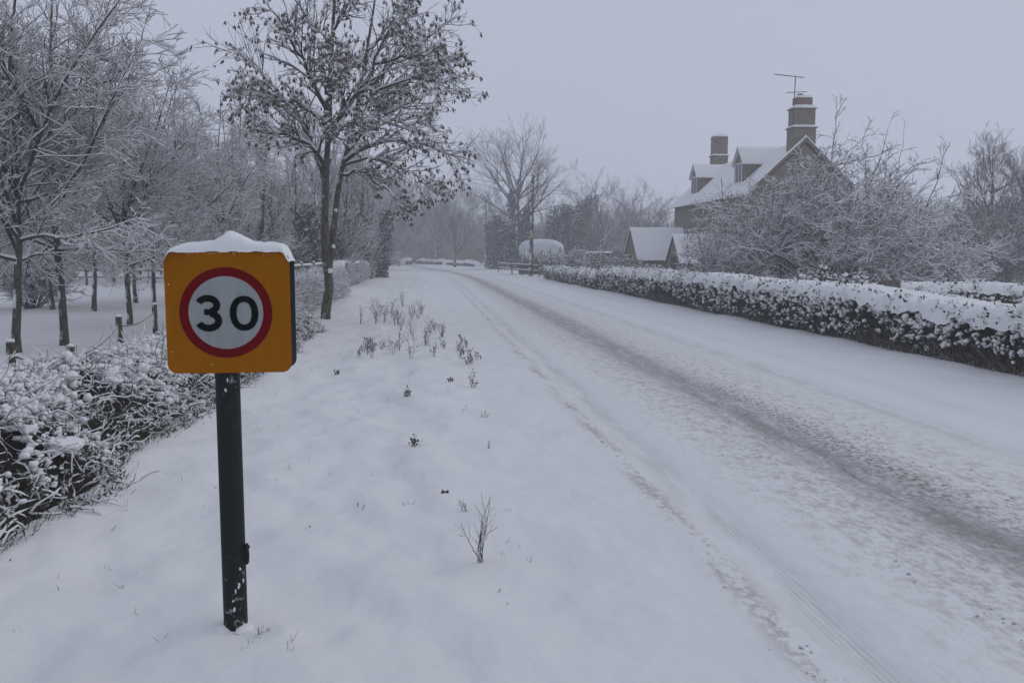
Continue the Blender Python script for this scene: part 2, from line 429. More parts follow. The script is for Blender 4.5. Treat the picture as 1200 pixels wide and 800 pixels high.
col = t.mix(t.math('MULTIPLY', lft, 0.32), col, (0.36, 0.36, 0.37))
col = t.mix(t.math('MULTIPLY', t.math('MULTIPLY', t.step(t.math('MULTIPLY', t.math('SINE', t.math('MULTIPLY', u, 2 * pi / 0.034)), 1.0), 0.2, 0.9), gauss(1.93, 0.085)), t.step(st, 0.3, 0.7, 0.0, 0.16)), col, (0.34, 0.34, 0.35))
col = t.mix(t.math('MULTIPLY', gen, 0.16), col, (0.36, 0.34, 0.33))
col = t.mix(t.math('MULTIPLY', mot, 0.55), col, (0.27, 0.245, 0.22))
brn = t.math('MULTIPLY', t.math('MULTIPLY', gauss(3.86, 0.17), t.step(cr, 0.46, 0.62)), t.step(t.noise(vec_s, 1.4, 2), 0.42, 0.6))
col = t.mix(t.math('MULTIPLY', brn, 0.85), col, (0.17, 0.14, 0.09))
col = t.mix(t.math('MULTIPLY', wet, 0.84), col, (0.157, 0.154, 0.140))
col = t.mix(t.math('MULTIPLY', edg, 0.55), col, (0.23, 0.20, 0.175))
h = t.math('ADD', t.math('MULTIPLY', cr, 0.7), t.math('MULTIPLY', fine, 0.3))
ow = t.coord('Object'); em = t.math('MAXIMUM', t.step(u, 2.0, 1.2), t.step(u, ROAD_R - 1.1, ROAD_R - 0.4)); g1 = t.noise(t.coord('Object', (1, 0.7, 1)), 2.2, 2.5, 0.45); g2 = t.noise(ow, 11, 3); g3 = t.noise(ow, 120, 2)
def wbump(h_, k_, d_, m_, prev=None):
    n_ = t.node('ShaderNodeBump'); n_.inputs['Distance'].default_value = d_; t.put(n_.inputs['Height'], h_); t.put(n_.inputs['Strength'], t.math('MULTIPLY', m_, k_))
    if prev is not None: t.t.links.new(prev, n_.inputs['Normal'])
    return n_.outputs[0]
im = t.math('SUBTRACT', 1.0, em); b = wbump(g1, 0.7, 0.11, em); b = wbump(g2, 0.34, 0.022, 1.0, b); b = wbump(g3, 0.06, 0.003, 1.0, b); b = wbump(st, 0.4, 0.03, im, b)
tread = t.math('MULTIPLY', t.math('SINE', t.math('MULTIPLY', u, 2 * pi / 0.034)), t.math('ADD', gauss(1.93, 0.075), t.math('MULTIPLY', gauss(3.30, 0.08), 0.5)))
b = wbump(tread, 0.4, 0.006, t.step(st, 0.35, 0.6), b); bs = t.node('ShaderNodeBump'); bs.inputs['Distance'].default_value = 0.02
t.put(bs.inputs['Height'], h); t.put(bs.inputs['Strength'], t.math('MULTIPLY', t.math('ADD', 0.08, t.math('MULTIPLY', t.math('ADD', mot, edg), 0.4)), im)); t.t.links.new(b, bs.inputs['Normal'])
M_ROAD = t.fin(col, t.math('SUBTRACT', 0.75, t.math('MULTIPLY', wet, 0.35)), bs.outputs[0], 0.3)
me.materials.clear(); me.materials.append(M_ROAD); road['kind'] = 'structure'
def rz(u, y):   # road surface height near the crumbs
    return 0.006 - 0.03 * np.exp(-((u - 3.5) / 0.2) ** 2) + 0.012 * np.exp(-((u - 4.05) / 0.22) ** 2)

# crumbs of dirty slush thrown out of the wheel track
rng = np.random.default_rng(11)
N = 2000
yy = 3.0 + 24 * rng.random(N) ** 1.8
grp = rng.random(N)
uu = np.where(grp < 0.5, rng.normal(3.95, 0.24, N), np.where(grp < 0.96, rng.normal(3.02, 0.2, N), rng.normal(1.65, 0.06, N)))
keep = fbm(uu * 2.2, yy * 0.5, 2) > -0.15
uu, yy = uu[keep], yy[keep]
sz = (0.003 + 0.009 * rng.random(len(uu)) ** 3)[:, None] * np.array([[1.2, 1.4, 0.5]])
g = Geo(); g.add(*blobs(rng, np.stack([uu + wander(yy), yy, rz(uu, yy) + 0.004], -1), sz, ICO0, 0.25))
M_SLUSH = mat_plain('dirty_slush', (0.30, 0.28, 0.265), (0.64, 0.63, 0.63), 9, 0.8, 0.3)
o = g.build('slush_crumbs', M_SLUSH, None, True, 'stuff'); tag(o, 'crumbs of dirty brown slush strewn along the wheel tracks', 'slush')

# ------------------------------------------------------------------ speed limit sign
base = on_ground(277, 745, 0.02)
SX, SY = float(base[0]), float(base[1])
sz0 = gz1(SX, SY)
sign = thing('speed_limit_sign', 'orange square speed limit sign reading 30 on a dark post, capped with snow', 'road sign', (SX, SY, sz0))
pc = at_y(267.7, 366, SY - 0.083); PW = float(at_y(341, 366, SY - 0.083)[0] - at_y(194.5, 366, SY - 0.083)[0])
PCX, PCZ = float(pc[0]) - SX, float(pc[2]) - sz0
t = NT('post_paint'); v = t.coord('Object'); n = t.noise(v, 9, 5, 0.7); n2 = t.noise(t.coord('Object', (1, 1, 0.25)), 30, 3)
ob = t.node('ShaderNodeSeparateXYZ'); t.t.links.new(t.coord('Object'), ob.inputs[0])
col = t.mix(n2, (0.008, 0.012, 0.011), (0.02, 0.026, 0.025)); col = t.mix(t.step(n, 0.62, 0.7), col, (0.035, 0.033, 0.03))
zone = t.math('MAXIMUM', t.step(ob.outputs[2], 0.42, 0.05), t.step(ob.outputs[2], 1.0, 1.2))
frost = t.math('MULTIPLY', t.step(t.noise(v, 22, 5, 0.7), 0.56, 0.66), zone)
M_POST = t.fin(t.mix(t.math('MULTIPLY', frost, 0.35), col, SNOW), 0.55, t.bump(n, 0.3, 0.01), 0.15)
prng = np.random.default_rng(3)
zz = np.array([-0.3, 0, 0.3, 0.6, 0.9, 1.2, PCZ + PW * 0.42]); PR = 0.054
P = np.zeros((1, len(zz), 3)); P[0, :, 2] = zz
g = Geo(); g.add(*tubes(P, np.full((1, len(zz)), PR), 28)); top = PCZ + PW * 0.42
g.build('post', M_POST, sign)
def rounded(w, r, n=8):
    pts = []
    for cx, cyy, a0 in ((1, 1, 0), (-1, 1, 90), (-1, -1, 180), (1, -1, 270)):
        for k in range(n + 1):
            a = radians(a0 + 90 * k / n); pts.append((cx * (w - r) + r * cos(a), cyy * (w - r) + r * sin(a)))
    return np.array(pts)
def slab(outline, y0, y1, cx, cz):
    """vertical plate: outline in x,z extruded from y0 (front) to y1 (back)"""
    n = len(outline); g = Geo()
    f = np.stack([outline[:, 0] + cx, np.full(n, y0), outline[:, 1] + cz], -1); bk = f.copy(); bk[:, 1] = y1
    i = np.arange(n); j = (i + 1) % n
    g.add(np.concatenate([f, bk]), np.stack([i, i + n, j + n, j], -1))
    g.add(np.concatenate([f, [[cx, y0, cz]]]), np.stack([i, j, np.full(n, n)], -1))
    g.add(np.concatenate([bk, [[cx, y1, cz]]]), np.stack([j, i, np.full(n, n)], -1))
    return g
def mat_sign(name, c, dirt=0.10):
    t = NT(name); v = t.coord('Object'); n = t.noise(v, 7, 5, 0.65); n2 = t.noise(t.coord('Object', (1, 1, 0.12)), 26, 3)
    col = t.mix(t.math('MULTIPLY', t.step(t.math('ADD', n, n2), 0.75, 1.3), dirt * 3), c, tuple(x * 0.62 for x in c))
    return t.fin(col, 0.6, None, 0.0)
M_ORANGE = mat_sign('sign_orange', (0.33, 0.115, 0.004)); M_RED = mat_sign('sign_red', (0.15, 0.006, 0.010)); M_WHITE = mat_sign('sign_white', (0.31, 0.335, 0.335), 0.14); M_BLACK = mat_sign('sign_black', (0.006, 0.009, 0.008), 0.0)
M_ALU = mat_plain('sign_aluminium', (0.045, 0.048, 0.053), (0.075, 0.08, 0.088), 20, 0.6)
YF = -0.083
plate = slab(rounded(PW / 2, 0.042), YF, YF + 0.004, PCX, PCZ).build('front_plate', M_ORANGE, sign, False)
slab(rounded(PW / 2 - 0.004, 0.040), YF + 0.004, YF + 0.022, PCX, PCZ).build('plate_rim', M_ALU, plate, False)
slab(rounded(PW / 2 - 0.006, 0.042), 0.072, 0.076, PCX + 0.004, PCZ - 0.004).build('rear_plate', M_ALU, sign, False)
for dz in (0.17, -0.17):
    g = Geo(); g.box((PCX - 0.24, YF + 0.023, PCZ + dz - 0.02), (PCX + 0.24, -0.059, PCZ + dz + 0.02)); g.box((PCX - 0.2, 0.059, PCZ + dz - 0.02), (PCX + 0.2, 0.0715, PCZ + dz + 0.02))
    g.build('mounting_rail', M_ALU, sign, False)
RC = (PCX - 0.010, PCZ - 0.001)
a = np.linspace(0, 2 * pi, 97)[:-1]; ro, ri = 0.055 / 0.148 * PW, 0.0442 / 0.148 * PW
def annulus(r1, r0, y):
    v = np.concatenate([np.stack([RC[0] + r * np.cos(a), np.full(96, y), RC[1] + r * np.sin(a)], -1) for r in (r1, r0)])
    i = np.arange(96); j = (i + 1) % 96; return v, np.stack([i, j, j + 96, i + 96], -1)
g = Geo(); g.add(*annulus(ro, ri, YF - 0.002)); g.build('red_ring', M_RED, plate)
v, f = annulus(ri, 0.0005, YF - 0.002); g = Geo(); g.add(v, f); g.build('white_disc', M_WHITE, plate)
K = PW / 148.0     # photo pixel on the plate
def stroke(pts, w, closed=False):
    p = np.array(pts, float); n = len(p)
    if closed: tg = np.roll(p, -1, 0) - np.roll(p, 1, 0)
    else: tg = np.gradient(p, axis=0)
    tg = nrm(tg); q = np.stack([-tg[:, 1], tg[:, 0]], -1); w = np.broadcast_to(w, (n,))[:, None] / 2
    l, r = p + q * w, p - q * w
    v2 = np.concatenate([l, r]); i = np.arange(n if closed else n - 1); j = (i + 1) % n
    return np.stack([RC[0] + v2[:, 0] * K, np.full(2 * n, YF - 0.0045), RC[1] + v2[:, 1] * K], -1), np.stack([i, i + n, j + n, j], -1)
def arc(cx, cyy, rx, ry, a0, a1, n=24): q = np.radians(np.linspace(a0, a1, n)); return [(cx + rx * cos(x), cyy + ry * sin(x)) for x in q]
# "3": two bowls, centre of the digit at (-20.8, -1)
c3 = -20.6
up_b = arc(c3 - 0.8, 9.4, 11.0, 8.2, 158, -72, 30); lo_b = arc(c3 - 0.2, -9.6, 11.9, 9.0, 78, -160, 32)
g = Geo(); g.add(*stroke(up_b, 8.0)); v, f = stroke(lo_b, 8.2); v[:, 1] -= 0.0006; g.add(v, f)
v, f = stroke([(c3 - 5.0, 0.9), (c3 + 0, 0.9), (c3 + 5, 0.6)], 7.0); v[:, 1] -= 0.0012; g.add(v, f)
g.build('numeral_three', M_BLACK, plate)
a0 = np.linspace(0, 2 * pi, 65)[:-1]
zero = [(21.5 + 12.9 * np.sign(cos(x)) * abs(cos(x)) ** 0.86, -0.8 + 17.4 * np.sign(sin(x)) * abs(sin(x)) ** 0.92) for x in a0]
g = Geo(); g.add(*stroke(zero, 8.2 - 0.7 * np.abs(np.sin(a0)), True)); g.build('numeral_zero', M_BLACK, plate)
# flecks of snow stuck to the face, most along the top edge
fr_ = np.random.default_rng(17); nf = 34; fx_ = fr_.uniform(-PW * .47, PW * .47, nf); fz_ = np.where(fr_.random(nf) < .75, PW * .5 - .003 - fr_.random(nf) ** 2 * .014, fr_.uniform(-PW * .47, PW * .45, nf))
g = Geo(); g.add(*blobs(fr_, np.stack([PCX + fx_, np.full(nf, YF - .0058), PCZ + fz_], -1), np.stack([fr_.uniform(.0006, .0016, nf), np.full(nf, .001), fr_.uniform(.001, .004, nf)], -1), ICO1, .15)); g.build('stuck_flakes', M_SNOW, sign, True, 'stuff')
# snow cap on the sign
xs = np.linspace(-PW / 2 - 0.002, PW / 2 + 0.004, 60); vsn = np.linspace(0, pi, 17)
prof = np.interp(xs / K, [-74, -68, -60, -48, -30, -18, -8, 0, 8, 18, 28, 40, 55, 64, 70, 74.5], [0, 3.5, 7.5, 11, 12.5, 14, 20, 24.5, 24, 19, 13, 11.5, 11.5, 10, 7, 0]) * K
dep = 0.085 + 0.012 * fbm(xs * 9, xs * 0 + 4, 2)
XX = np.repeat(xs[:, None], 17, 1); YY = -0.004 + np.cos(vsn)[None] * -dep[:, None] * 1.08
ZZ = np.sin(vsn)[None] ** 0.62 * prof[:, None] * (1 + 0.10 * fbm(XX * 22, YY * 22, 2)) + PW / 2 - 0.001 - 0.004 * (np.abs(np.cos(vsn)[None]) > 0.97) * (0.5 + fbm(XX * 40, XX * 0, 1))
ZZ = ZZ - 0.042 * sstep(PW / 2 - 0.042, PW / 2 + 0.002, np.abs(XX)) ** 2
g = Geo(); g.add(*sheet(XX + PCX, YY, ZZ + PCZ)); g.build('snow_cap', M_SNOW, sign)
# frozen snow on the post, bracket and mound at its foot
g = Geo(); n = 12; aa = prng.uniform(-1.6, -0.3, n); zq = np.concatenate([prng.uniform(0.02, 0.30, 9), prng.uniform(1.10, 1.17, 3)]); aa[9:] = prng.uniform(-1.8, -1.3, 3)
g.add(*blobs(prng, np.stack([PR * np.cos(aa), PR * np.sin(aa), zq], -1), np.stack([prng.uniform(0.002, 0.006, n), np.full(n, 0.004), prng.uniform(0.004, 0.011, n)], -1), ICO1, 0.25))
g.build('stuck_snow', M_SNOW, sign, True, 'stuff')
g = Geo(); g.box((PR - 0.004, -0.02, 0.30), (PR + 0.014, 0.014, 0.38)); g.add(*blobs(prng, np.array([[PR + 0.008, -0.01, 0.385], [PR + 0.012, -0.016, 0.345]]), np.array([[0.012, 0.02, 0.012], [0.008, 0.01, 0.02]]), ICO1)); g.build('post_bracket', M_POST, sign, False)
g = Geo(); n = 6; aa = prng.uniform(0, 2 * pi, n); g.add(*blobs(prng, np.stack([0.05 * np.cos(aa), 0.055 * np.sin(aa) - 0.02, np.full(n, -0.004)], -1), np.stack([prng.uniform(.03, .05, n), prng.uniform(.03, .05, n), prng.uniform(.012, .028, n)], -1), ICO2, 0.05)); g.build('snow_collar', M_SNOW, sign)

# ------------------------------------------------------------------ trees
def tri_count(*gs): return sum(sum(len(f) * (k - 2) for k, fl in g.f.items() for f in fl) for g in gs)
def wood(gb, gs, P, R, S, rng, k=0.8, c=0.006, snow=True, gap=0.25, lo=0.25, hi=0.7):
    gb.add(*tubes(P, R, S, pi / 2))
    if snow: gs.add(*snow_on(P, R, rng, k, c, lo, hi, gap, 5 if S > 5 else 3))

def proto_lime(seed, H=8.4, clear=1.75, n_lead=6, spread=3.0, lean=0.0):
    """slender young broadleaf: clear trunk splitting into rising leaders, a few long low limbs, fine snowy twigs"""
    rng = np.random.default_rng(seed); gt, gb, gs = Geo(), Geo(), Geo()
    P, R = grow(rng, np.array([[0, 0, -0.25]]), np.array([[lean, 0.02, 1.0]]), np.array([H]), np.array([0.086]), np.array([0.010]), 16, 0.055, 0.05, 0.8)
    P[:, 0, :2] *= 0; R[:, 0] *= 1.25; gt.add(*tubes(P, R, 9)); T = P[0]
    def on_trunk(z): f = np.interp(z, T[:, 2], np.arange(16)); i = np.minimum(f.astype(int), 14); w = (f - i)[:, None]; return T[i] * (1 - w) + T[i + 1] * w
    # rising leaders
    z = clear + rng.uniform(0, 1.6, n_lead); az = np.arange(n_lead) * 2.4 + rng.normal(0, .5, n_lead); el = np.radians(rng.uniform(50, 74, n_lead)); L0 = (H - z) * rng.uniform(.7, .98, n_lead)
    Pl, Rl = grow(rng, on_trunk(z), np.stack([np.cos(az) * np.cos(el), np.sin(az) * np.cos(el), np.sin(el)], -1), L0, np.full(n_lead, .033), np.full(n_lead, .007), 10, 0.07, 0.03); wood(gb, gs, Pl, Rl, 6, rng, 0.7, 0.008, gap=0.1)
    # long limbs reaching sideways
    n = 11; z = clear + (H * .72 - clear) * rng.random(n) ** 1.2; z[:2] = clear - .1; az = np.arange(n) * 2.4 + 1.1; el = np.radians(rng.uniform(2, 38, n)); L1 = spread * rng.uniform(.6, 1.1, n) * (1.1 - .55 * z / H)
    Ps, Rs = grow(rng, on_trunk(z), np.stack([np.cos(az) * np.cos(el), np.sin(az) * np.cos(el), np.sin(el)], -1), L1, np.full(n, .032), np.full(n, .006), 10, 0.11, 0.02); wood(gb, gs, Ps, Rs, 5, rng, 0.8, 0.011, gap=0.1)
    PM = np.concatenate([Pl, Ps, P[:, ::1][:, np.linspace(4, 15, 10).astype(int)]]); RM = np.concatenate([Rl, Rs, R[:, np.linspace(4, 15, 10).astype(int)]]); LM = np.concatenate([np.minimum(L0, 3.6), L1, [3.4]])
    p, d, l, r, _ = spawn(rng, PM, RM, LM, 26, 0.12, 1.0, 0.55, 1.15, 0.26, 0.52, 0.45, 0.5, 0.006, 0.0)
    P2, R2 = grow(rng, p, d, l, r, np.full(len(l), 0.004), 6, 0.12, 0.015); wood(gb, gs, P2, R2, 3, rng, 0.8, 0.0085)
    p, d, l, r, _ = spawn(rng, P2, R2, l, 6, 0.1, 1.0, 0.4, 1.0, 0.35, 0.6, 0.4, 0.6, 0.0042, 0.2)
    P3, R3 = grow(rng, p, d, np.maximum(l, 0.16), r, np.full(len(l), 0.003), 3, 0.13, 0.04); wood(gb, gs, P3, R3, 3, rng, 0.8, 0.007)
    p, d, l, r, _ = spawn(rng, P3, R3, np.maximum(l, 0.16), 2, 0.1, 1.0, 0.4, 0.9, 0.45, 0.75, 0.3, 0.6, 0.0036, 0.3)
    P4, R4 = grow(rng, p, d, np.maximum(l, 0.10), r, np.full(len(l), 0.003), 2, 0.12, 0.05); wood(gb, gs, P4, R4, 3, rng, 0.8, 0.0055)
    return gt, gb, gs

def proto_round(seed, H=11, fork=0.28, n_main=7, snow=True, twigs=(8, 6, 5), spread=0.62, up=0.05, r0=0.22):
    """bare crown that forks low and fans out to fine twigs"""
    rng = np.random.default_rng(seed); gt, gb, gs = Geo(), Geo(), Geo()
    P, R = grow(rng, np.array([[0, 0, -0.3]]), np.array([[0.03, 0.0, 1.0]]), np.array([H * 0.62]), np.array([r0]), np.array([r0 * 0.3]), 10, 0.05, 0.06)
    R[:, 0] *= 1.25; gt.add(*tubes(P, R, 9))
    p, d, l, r, tq = spawn(rng, P, R, np.array([H * 0.62]), n_main, fork / 0.62, 1.0, spread * 0.6, spread * 1.35, 0.75, 1.05, 0.35, 0.6, 0.03, 0.0)
    P1, R1 = grow(rng, p, d, l, r, np.full(len(l), 0.012), 8, 0.09, up); wood(gb, gs, P1, R1, 5, rng, 0.6, 0.01, snow, 0.2)
    p, d, l, r, _ = spawn(rng, P1, R1, l, twigs[0], 0.2, 1.0, 0.35, 0.95, 0.4, 0.65, 0.4, 0.6, 0.01, 0.2)
    P2, R2 = grow(rng, p, d, l, r, np.full(len(l), 0.007), 6, 0.1, up * 0.7); wood(gb, gs, P2, R2, 4, rng, 0.6, 0.008, snow)
    p, d, l, r, _ = spawn(rng, P2, R2, l, twigs[1], 0.15, 1.0, 0.35, 0.9, 0.4, 0.65, 0.4, 0.6, 0.006, 0.25)
    P3, R3 = grow(rng, p, d, l, r, np.full(len(l), 0.005), 5, 0.11, up * 0.6); wood(gb, gs, P3, R3, 3, rng, 0.6, 0.007, snow)
    p, d, l, r, _ = spawn(rng, P3, R3, l, twigs[2], 0.15, 1.0, 0.3, 0.8, 0.4, 0.7, 0.3, 0.7, 0.005, 0.25)
    P4, R4 = grow(rng, p, d, l, r, np.full(len(l), 0.005), 2, 0.1, up * 0.5); wood(gb, gs, P4, R4, 3, rng, 0.6, 0.005, False)
    return gt, gb, gs

def proto_slim(seed, H=10, n=46, spread=1.9, r0=0.13, clear=0.12):
    """tall narrow stem with steeply ascending whips"""
    rng = np.random.default_rng(seed); gt, gb, gs = Geo(), Geo(), Geo()
    st = 2 + seed % 2
    P, R = grow(rng, np.zeros((st, 3)) + np.array([[0, 0, -0.3]]) + rng.normal(0, 0.12, (st, 3)) * [1, 1, 0], np.concatenate([rng.normal(0, 0.09, (st, 2)), np.ones((st, 1))], 1), H * rng.uniform(0.8, 1.0, st), np.full(st, r0), np.full(st, 0.01), 12, 0.05, 0.05)
    gt.add(*tubes(P, R, 8))
    p, d, l, r, tq = spawn(rng, P, R, np.full(st, H), n // st + 1, clear, 1.0, 0.4, 1.05, spread / H * 0.7, spread / H * 1.2, 0.5, 0.4, 0.008, 0.1)
    P1, R1 = grow(rng, p, d, l, r, np.full(len(l), 0.006), 7, 0.09, 0.06); wood(gb, gs, P1, R1, 4, rng, 0.6, 0.007)
    p, d, l, r, _ = spawn(rng, P1, R1, l, 10, 0.15, 1.0, 0.35, 0.9, 0.35, 0.6, 0.4, 0.6, 0.005, 0.2)
    P2, R2 = grow(rng, p, d, l, r, np.full(len(l), 0.004), 5, 0.11, 0.06); wood(gb, gs, P2, R2, 3, rng, 0.6, 0.006)
    p, d, l, r, _ = spawn(rng, P2, R2, l, 5, 0.15, 1.0, 0.35, 0.9, 0.4, 0.7, 0.4, 0.6, 0.006, 0.2)
    P3, R3 = grow(rng, p, d, l, r, np.full(len(l), 0.005), 2, 0.12, 0.06); wood(gb, gs, P3, R3, 3, rng, 0.5, 0.006)
    return gt, gb, gs

def make_tree(geos, name, label, loc, rz=0.0, sc=1.0, group=None, bark=M_BARK, twig=M_TWIG, cat='tree'):
    r = thing(name, label, cat, loc, group, rz); r.scale = sc if isinstance(sc, tuple) else (sc, sc, sc)
    gt, gb, gs = geos
    parts = [gt.build('trunk', bark, r), gb.build('crown', twig, r)]
    if gs.n: parts.append(gs.build('branch_snow', M_SNOWFINE, r))
    return r, parts
class Kind:
    """first call builds the tree with its parts, later calls copy it"""
    def __init__(s, geos, name, bark=M_BARK, twig=M_TWIG): s.g, s.name, s.b, s.t, s.r = geos, name, bark, twig, None
    def put(s, px, Y, rz, sc, label, group=None, py=None):
        if py is not None: p = on_ground(px, py, 0.0); X, Yw = p[0], p[1]
        else: X, Yw = at_y(px, HZ, Y)[0], Y
        loc = (X, Yw, gz1(X, Yw))
        if s.r is None:
            s.r, s.parts = make_tree(s.g, s.name, label, loc, rz, sc, group, s.b, s.t); return s.r
        return copy_thing(s.r, s.parts, loc, rz, sc, label, group)

lime_a = Kind(proto_lime(21), 'young_tree'); lime_b = Kind(proto_lime(34, 8.0, 1.95, 5, 2.8, 0.05), 'young_tree')
lime_a.put(20, 0, 0.6, 1.0, 'young tree at left edge with a crooked trunk plastered in snow', py=415)
lime_b.put(75, 0, 2.2, 1.02, 'young tree with a pale speckled trunk behind the wire fence, second from left', py=405)
lime_a.put(152, 0, 4.0, 0.9, 'young tree forking low just left of the orange sign', py=381)
lime_b.put(182, 0, 5.1, 0.8, 'thin young tree half hidden by the left edge of the orange sign', py=372)
lime_b.put(110, 0, 0.3, 0.97, 'young tree with a snow plastered upper trunk in the second row', py=365)
lime_a.put(160, 0, 1.3, 0.92, 'dark slim trunk standing behind the low forking tree in the second row', py=355)
lime_b.put(62, 0, 3.6, 1.0, 'dark trunk with a whitened low bush beside it, far left second row', py=362)
lime_a.put(28, 0, 5.6, 1.05, 'straight trunk near the left edge in the second row', py=360)
lime_b.put(215, 30, 2.9, 1.0, 'young tree rising behind the left half of the orange sign')
lime_a.put(262, 36, 0.9, 1.02, 'young tree rising behind the right half of the orange sign')
for i, (px, Y, rz, sc) in enumerate(((85, 62, 0.3, 1.1), (132, 58, 1.9, 1.05), (45, 66, 4.1, 1.15), (5, 54, 2.0, 1.1), (180, 56, 3.3, 1.1), (232, 60, 5.0, 1.1), (-35, 48, 3, 1.1))):
    (lime_a, lime_b)[i % 2].put(px, Y, rz, sc, 'grey bare tree at the far side of the snowy field', 'trees across the field')

def proto_thicket(seed, H=4.5, n=26, spread=0.9):
    """many-stemmed scrub, dense right down to the ground"""
    rng = np.random.default_rng(seed); gt, gb, gs = Geo(), Geo(), Geo(); az = rng.random(n) * 2 * pi; lean = rng.uniform(.05, spread, n)
    P, R = grow(rng, np.stack([np.cos(az) * .5 * lean, np.sin(az) * .5 * lean, np.full(n, -.2)], -1), np.stack([np.cos(az) * lean, np.sin(az) * lean, np.ones(n)], -1), H * rng.uniform(.6, 1.1, n), np.full(n, .05), np.full(n, .012), 8, .09, .02); gt.add(*tubes(P, R, 5))
    p, d, l, r, _ = spawn(rng, P, R, np.full(n, H), 12, .05, 1., .4, 1., .2, .4, .3, .6, .014, .1); P1, R1 = grow(rng, p, d, l, r, np.full(len(l), .008), 5, .12, .03); wood(gb, gs, P1, R1, 3, rng, .5, .008)
    p, d, l, r, _ = spawn(rng, P1, R1, l, 7, .1, 1., .4, 1., .35, .65, .3, .6, .009, .1); P2, R2 = grow(rng, p, d, l, r, np.full(len(l), .006), 4, .12, .03); wood(gb, gs, P2, R2, 3, rng, .5, .006, gap=1.2)
    p, d, l, r, _ = spawn(rng, P2, R2, l, 3, .1, 1., .4, 1., .4, .7, .3, .6, .007, .1); P3, R3 = grow(rng, p, d, l, r, np.full(len(l), .005), 2, .12, .03); wood(gb, gs, P3, R3, 3, rng, .5, .005, False)
    return gt, gb, gs
slim_a = Kind(proto_slim(5), 'woodland_tree', M_BARK, M_TWIG); slim_b = Kind(proto_slim(8, 10.5, 52, 2.1), 'woodland_tree', M_BARK, M_TWIG); slim_c = Kind(proto_slim(12, 9.5, 60, 2.6, .12, .06), 'woodland_tree', M_BARK, M_TWIG_BROWN2)
wr = np.random.default_rng(77); k = 0
for px, Y in ((285, 46), (312, 52), (335, 44), (352, 58), (372, 50), (398, 60), (415, 52), (300, 66), (325, 74), (360, 78), (385, 72), (408, 84), (270, 72), (428, 76), (240, 78), (205, 84), (436, 96), (150, 86), (100, 90), (40, 92), (345, 92), (420, 108), (296, 40), (320, 60), (342, 66), (366, 64), (392, 46), (404, 68), (418, 66), (432, 60), (440, 82), (255, 60), (225, 66), (190, 70), (165, 62), (120, 74), (70, 78), (20, 76), (-20, 70), (378, 96), (398, 100), (312, 98), (275, 96), (235, 100), (450, 104)):
    (slim_a, slim_b, slim_c)[k % 3].put(px, Y, wr.uniform(0, 6.28), wr.uniform(0.85, 1.08) * (1.0 if Y < 70 else 1.12), 'tall thin snow dusted tree in the wood behind the ash', 'wood behind the ash tree'); k += 1
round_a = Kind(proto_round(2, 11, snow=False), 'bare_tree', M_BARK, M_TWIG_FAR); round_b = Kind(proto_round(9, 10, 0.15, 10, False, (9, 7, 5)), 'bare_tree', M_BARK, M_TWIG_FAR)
k = 0
for px, Y, sc in ((452, 118, 1.05), (470, 150, 1.3), (492, 165, 1.35), (512, 150, 1.2), (478, 185, 1.5), (525, 175, 1.4), (548, 160, 1.2), (505, 200, 1.6), (560, 190, 1.5), (585, 170, 1.3), (640, 175, 1.3), (690, 160, 1.1), (440, 140, 1.25), (735, 170, 1.2), (455, 170, 1.4)):
    (round_a, round_b)[k % 2].put(px, Y, wr.uniform(0, 6.28), sc * 1.22, 'hazy bare tree massed beyond the bend of the road', 'trees beyond the bend'); k += 1
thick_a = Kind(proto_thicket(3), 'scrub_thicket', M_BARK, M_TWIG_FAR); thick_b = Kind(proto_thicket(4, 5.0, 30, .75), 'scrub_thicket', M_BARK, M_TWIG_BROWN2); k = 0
for px, Y, sc, wh in [(x, y, c, 'bend') for x, y, c in ((448, 128, 1.2), (458, 150, 1.5), (470, 165, 1.6), (484, 180, 1.8), (498, 186, 1.7), (512, 178, 1.7), (528, 182, 1.9), (545, 172, 1.7), (560, 168, 1.6), (575, 150, 1.4), (478, 196, 2.4), (505, 200, 2.4), (535, 198, 2.4), (565, 196, 2.3), (590, 140, 1.4), (612, 128, 1.5), (640, 130, 1.6), (662, 126, 1.5), (455, 190, 2.2))] + \
        [(x, y, c, 'sheds') for x, y, c in ((680, 118, 1.3), (700, 114, 1.35), (722, 116, 1.3), (742, 118, 1.35), (760, 120, 1.2), (778, 124, 1.1), (690, 132, 1.7), (728, 134, 1.8), (762, 136, 1.5))] + \
        [(x, y, c, 'wood') for x, y, c in ((300, 62, .9), (322, 46, .7), (345, 70, 1.), (362, 56, .8), (384, 64, .9), (404, 78, 1.), (422, 70, .9), (436, 92, 1.1), (280, 84, 1.1), (332, 90, 1.2), (374, 104, 1.3), (412, 100, 1.2), (240, 96, 1.2), (200, 92, 1.2), (150, 98, 1.2), (105, 100, 1.2), (60, 98, 1.2), (15, 94, 1.2), (-25, 90, 1.2))] + \
        [(x, y, c, 'right') for x, y, c in ((1135, 46, .85), (1172, 48, .9), (1205, 50, .95), (1090, 52, .7), (1150, 60, 1.2), (1195, 66, 1.3), (1240, 60, 1.3))]:
    lb, gr = {'bend': ('hazy scrub thicket under the trees beyond the bend', 'scrub beyond the bend'), 'sheds': ('brownish scrub thicket behind the garden sheds', 'scrub behind the sheds'), 'wood': ('frosted scrub thicket low in the wood behind the ash', 'scrub in the wood'), 'right': ('grey scrub thicket behind the garden hedge at right', 'scrub at the right edge')}[wh]
    (thick_b if wh == 'sheds' else (thick_a, thick_b)[k % 2]).put(px, Y, wr.uniform(0, 6.28), sc, lb, gr); k += 1
round_b.put(533, 118, 1.0, 0.95, 'lone pale bare tree left of the far utility pole')
round_a.put(782, 105, 2.0, 0.85, 'faint pale tree between the brown willow and the house')
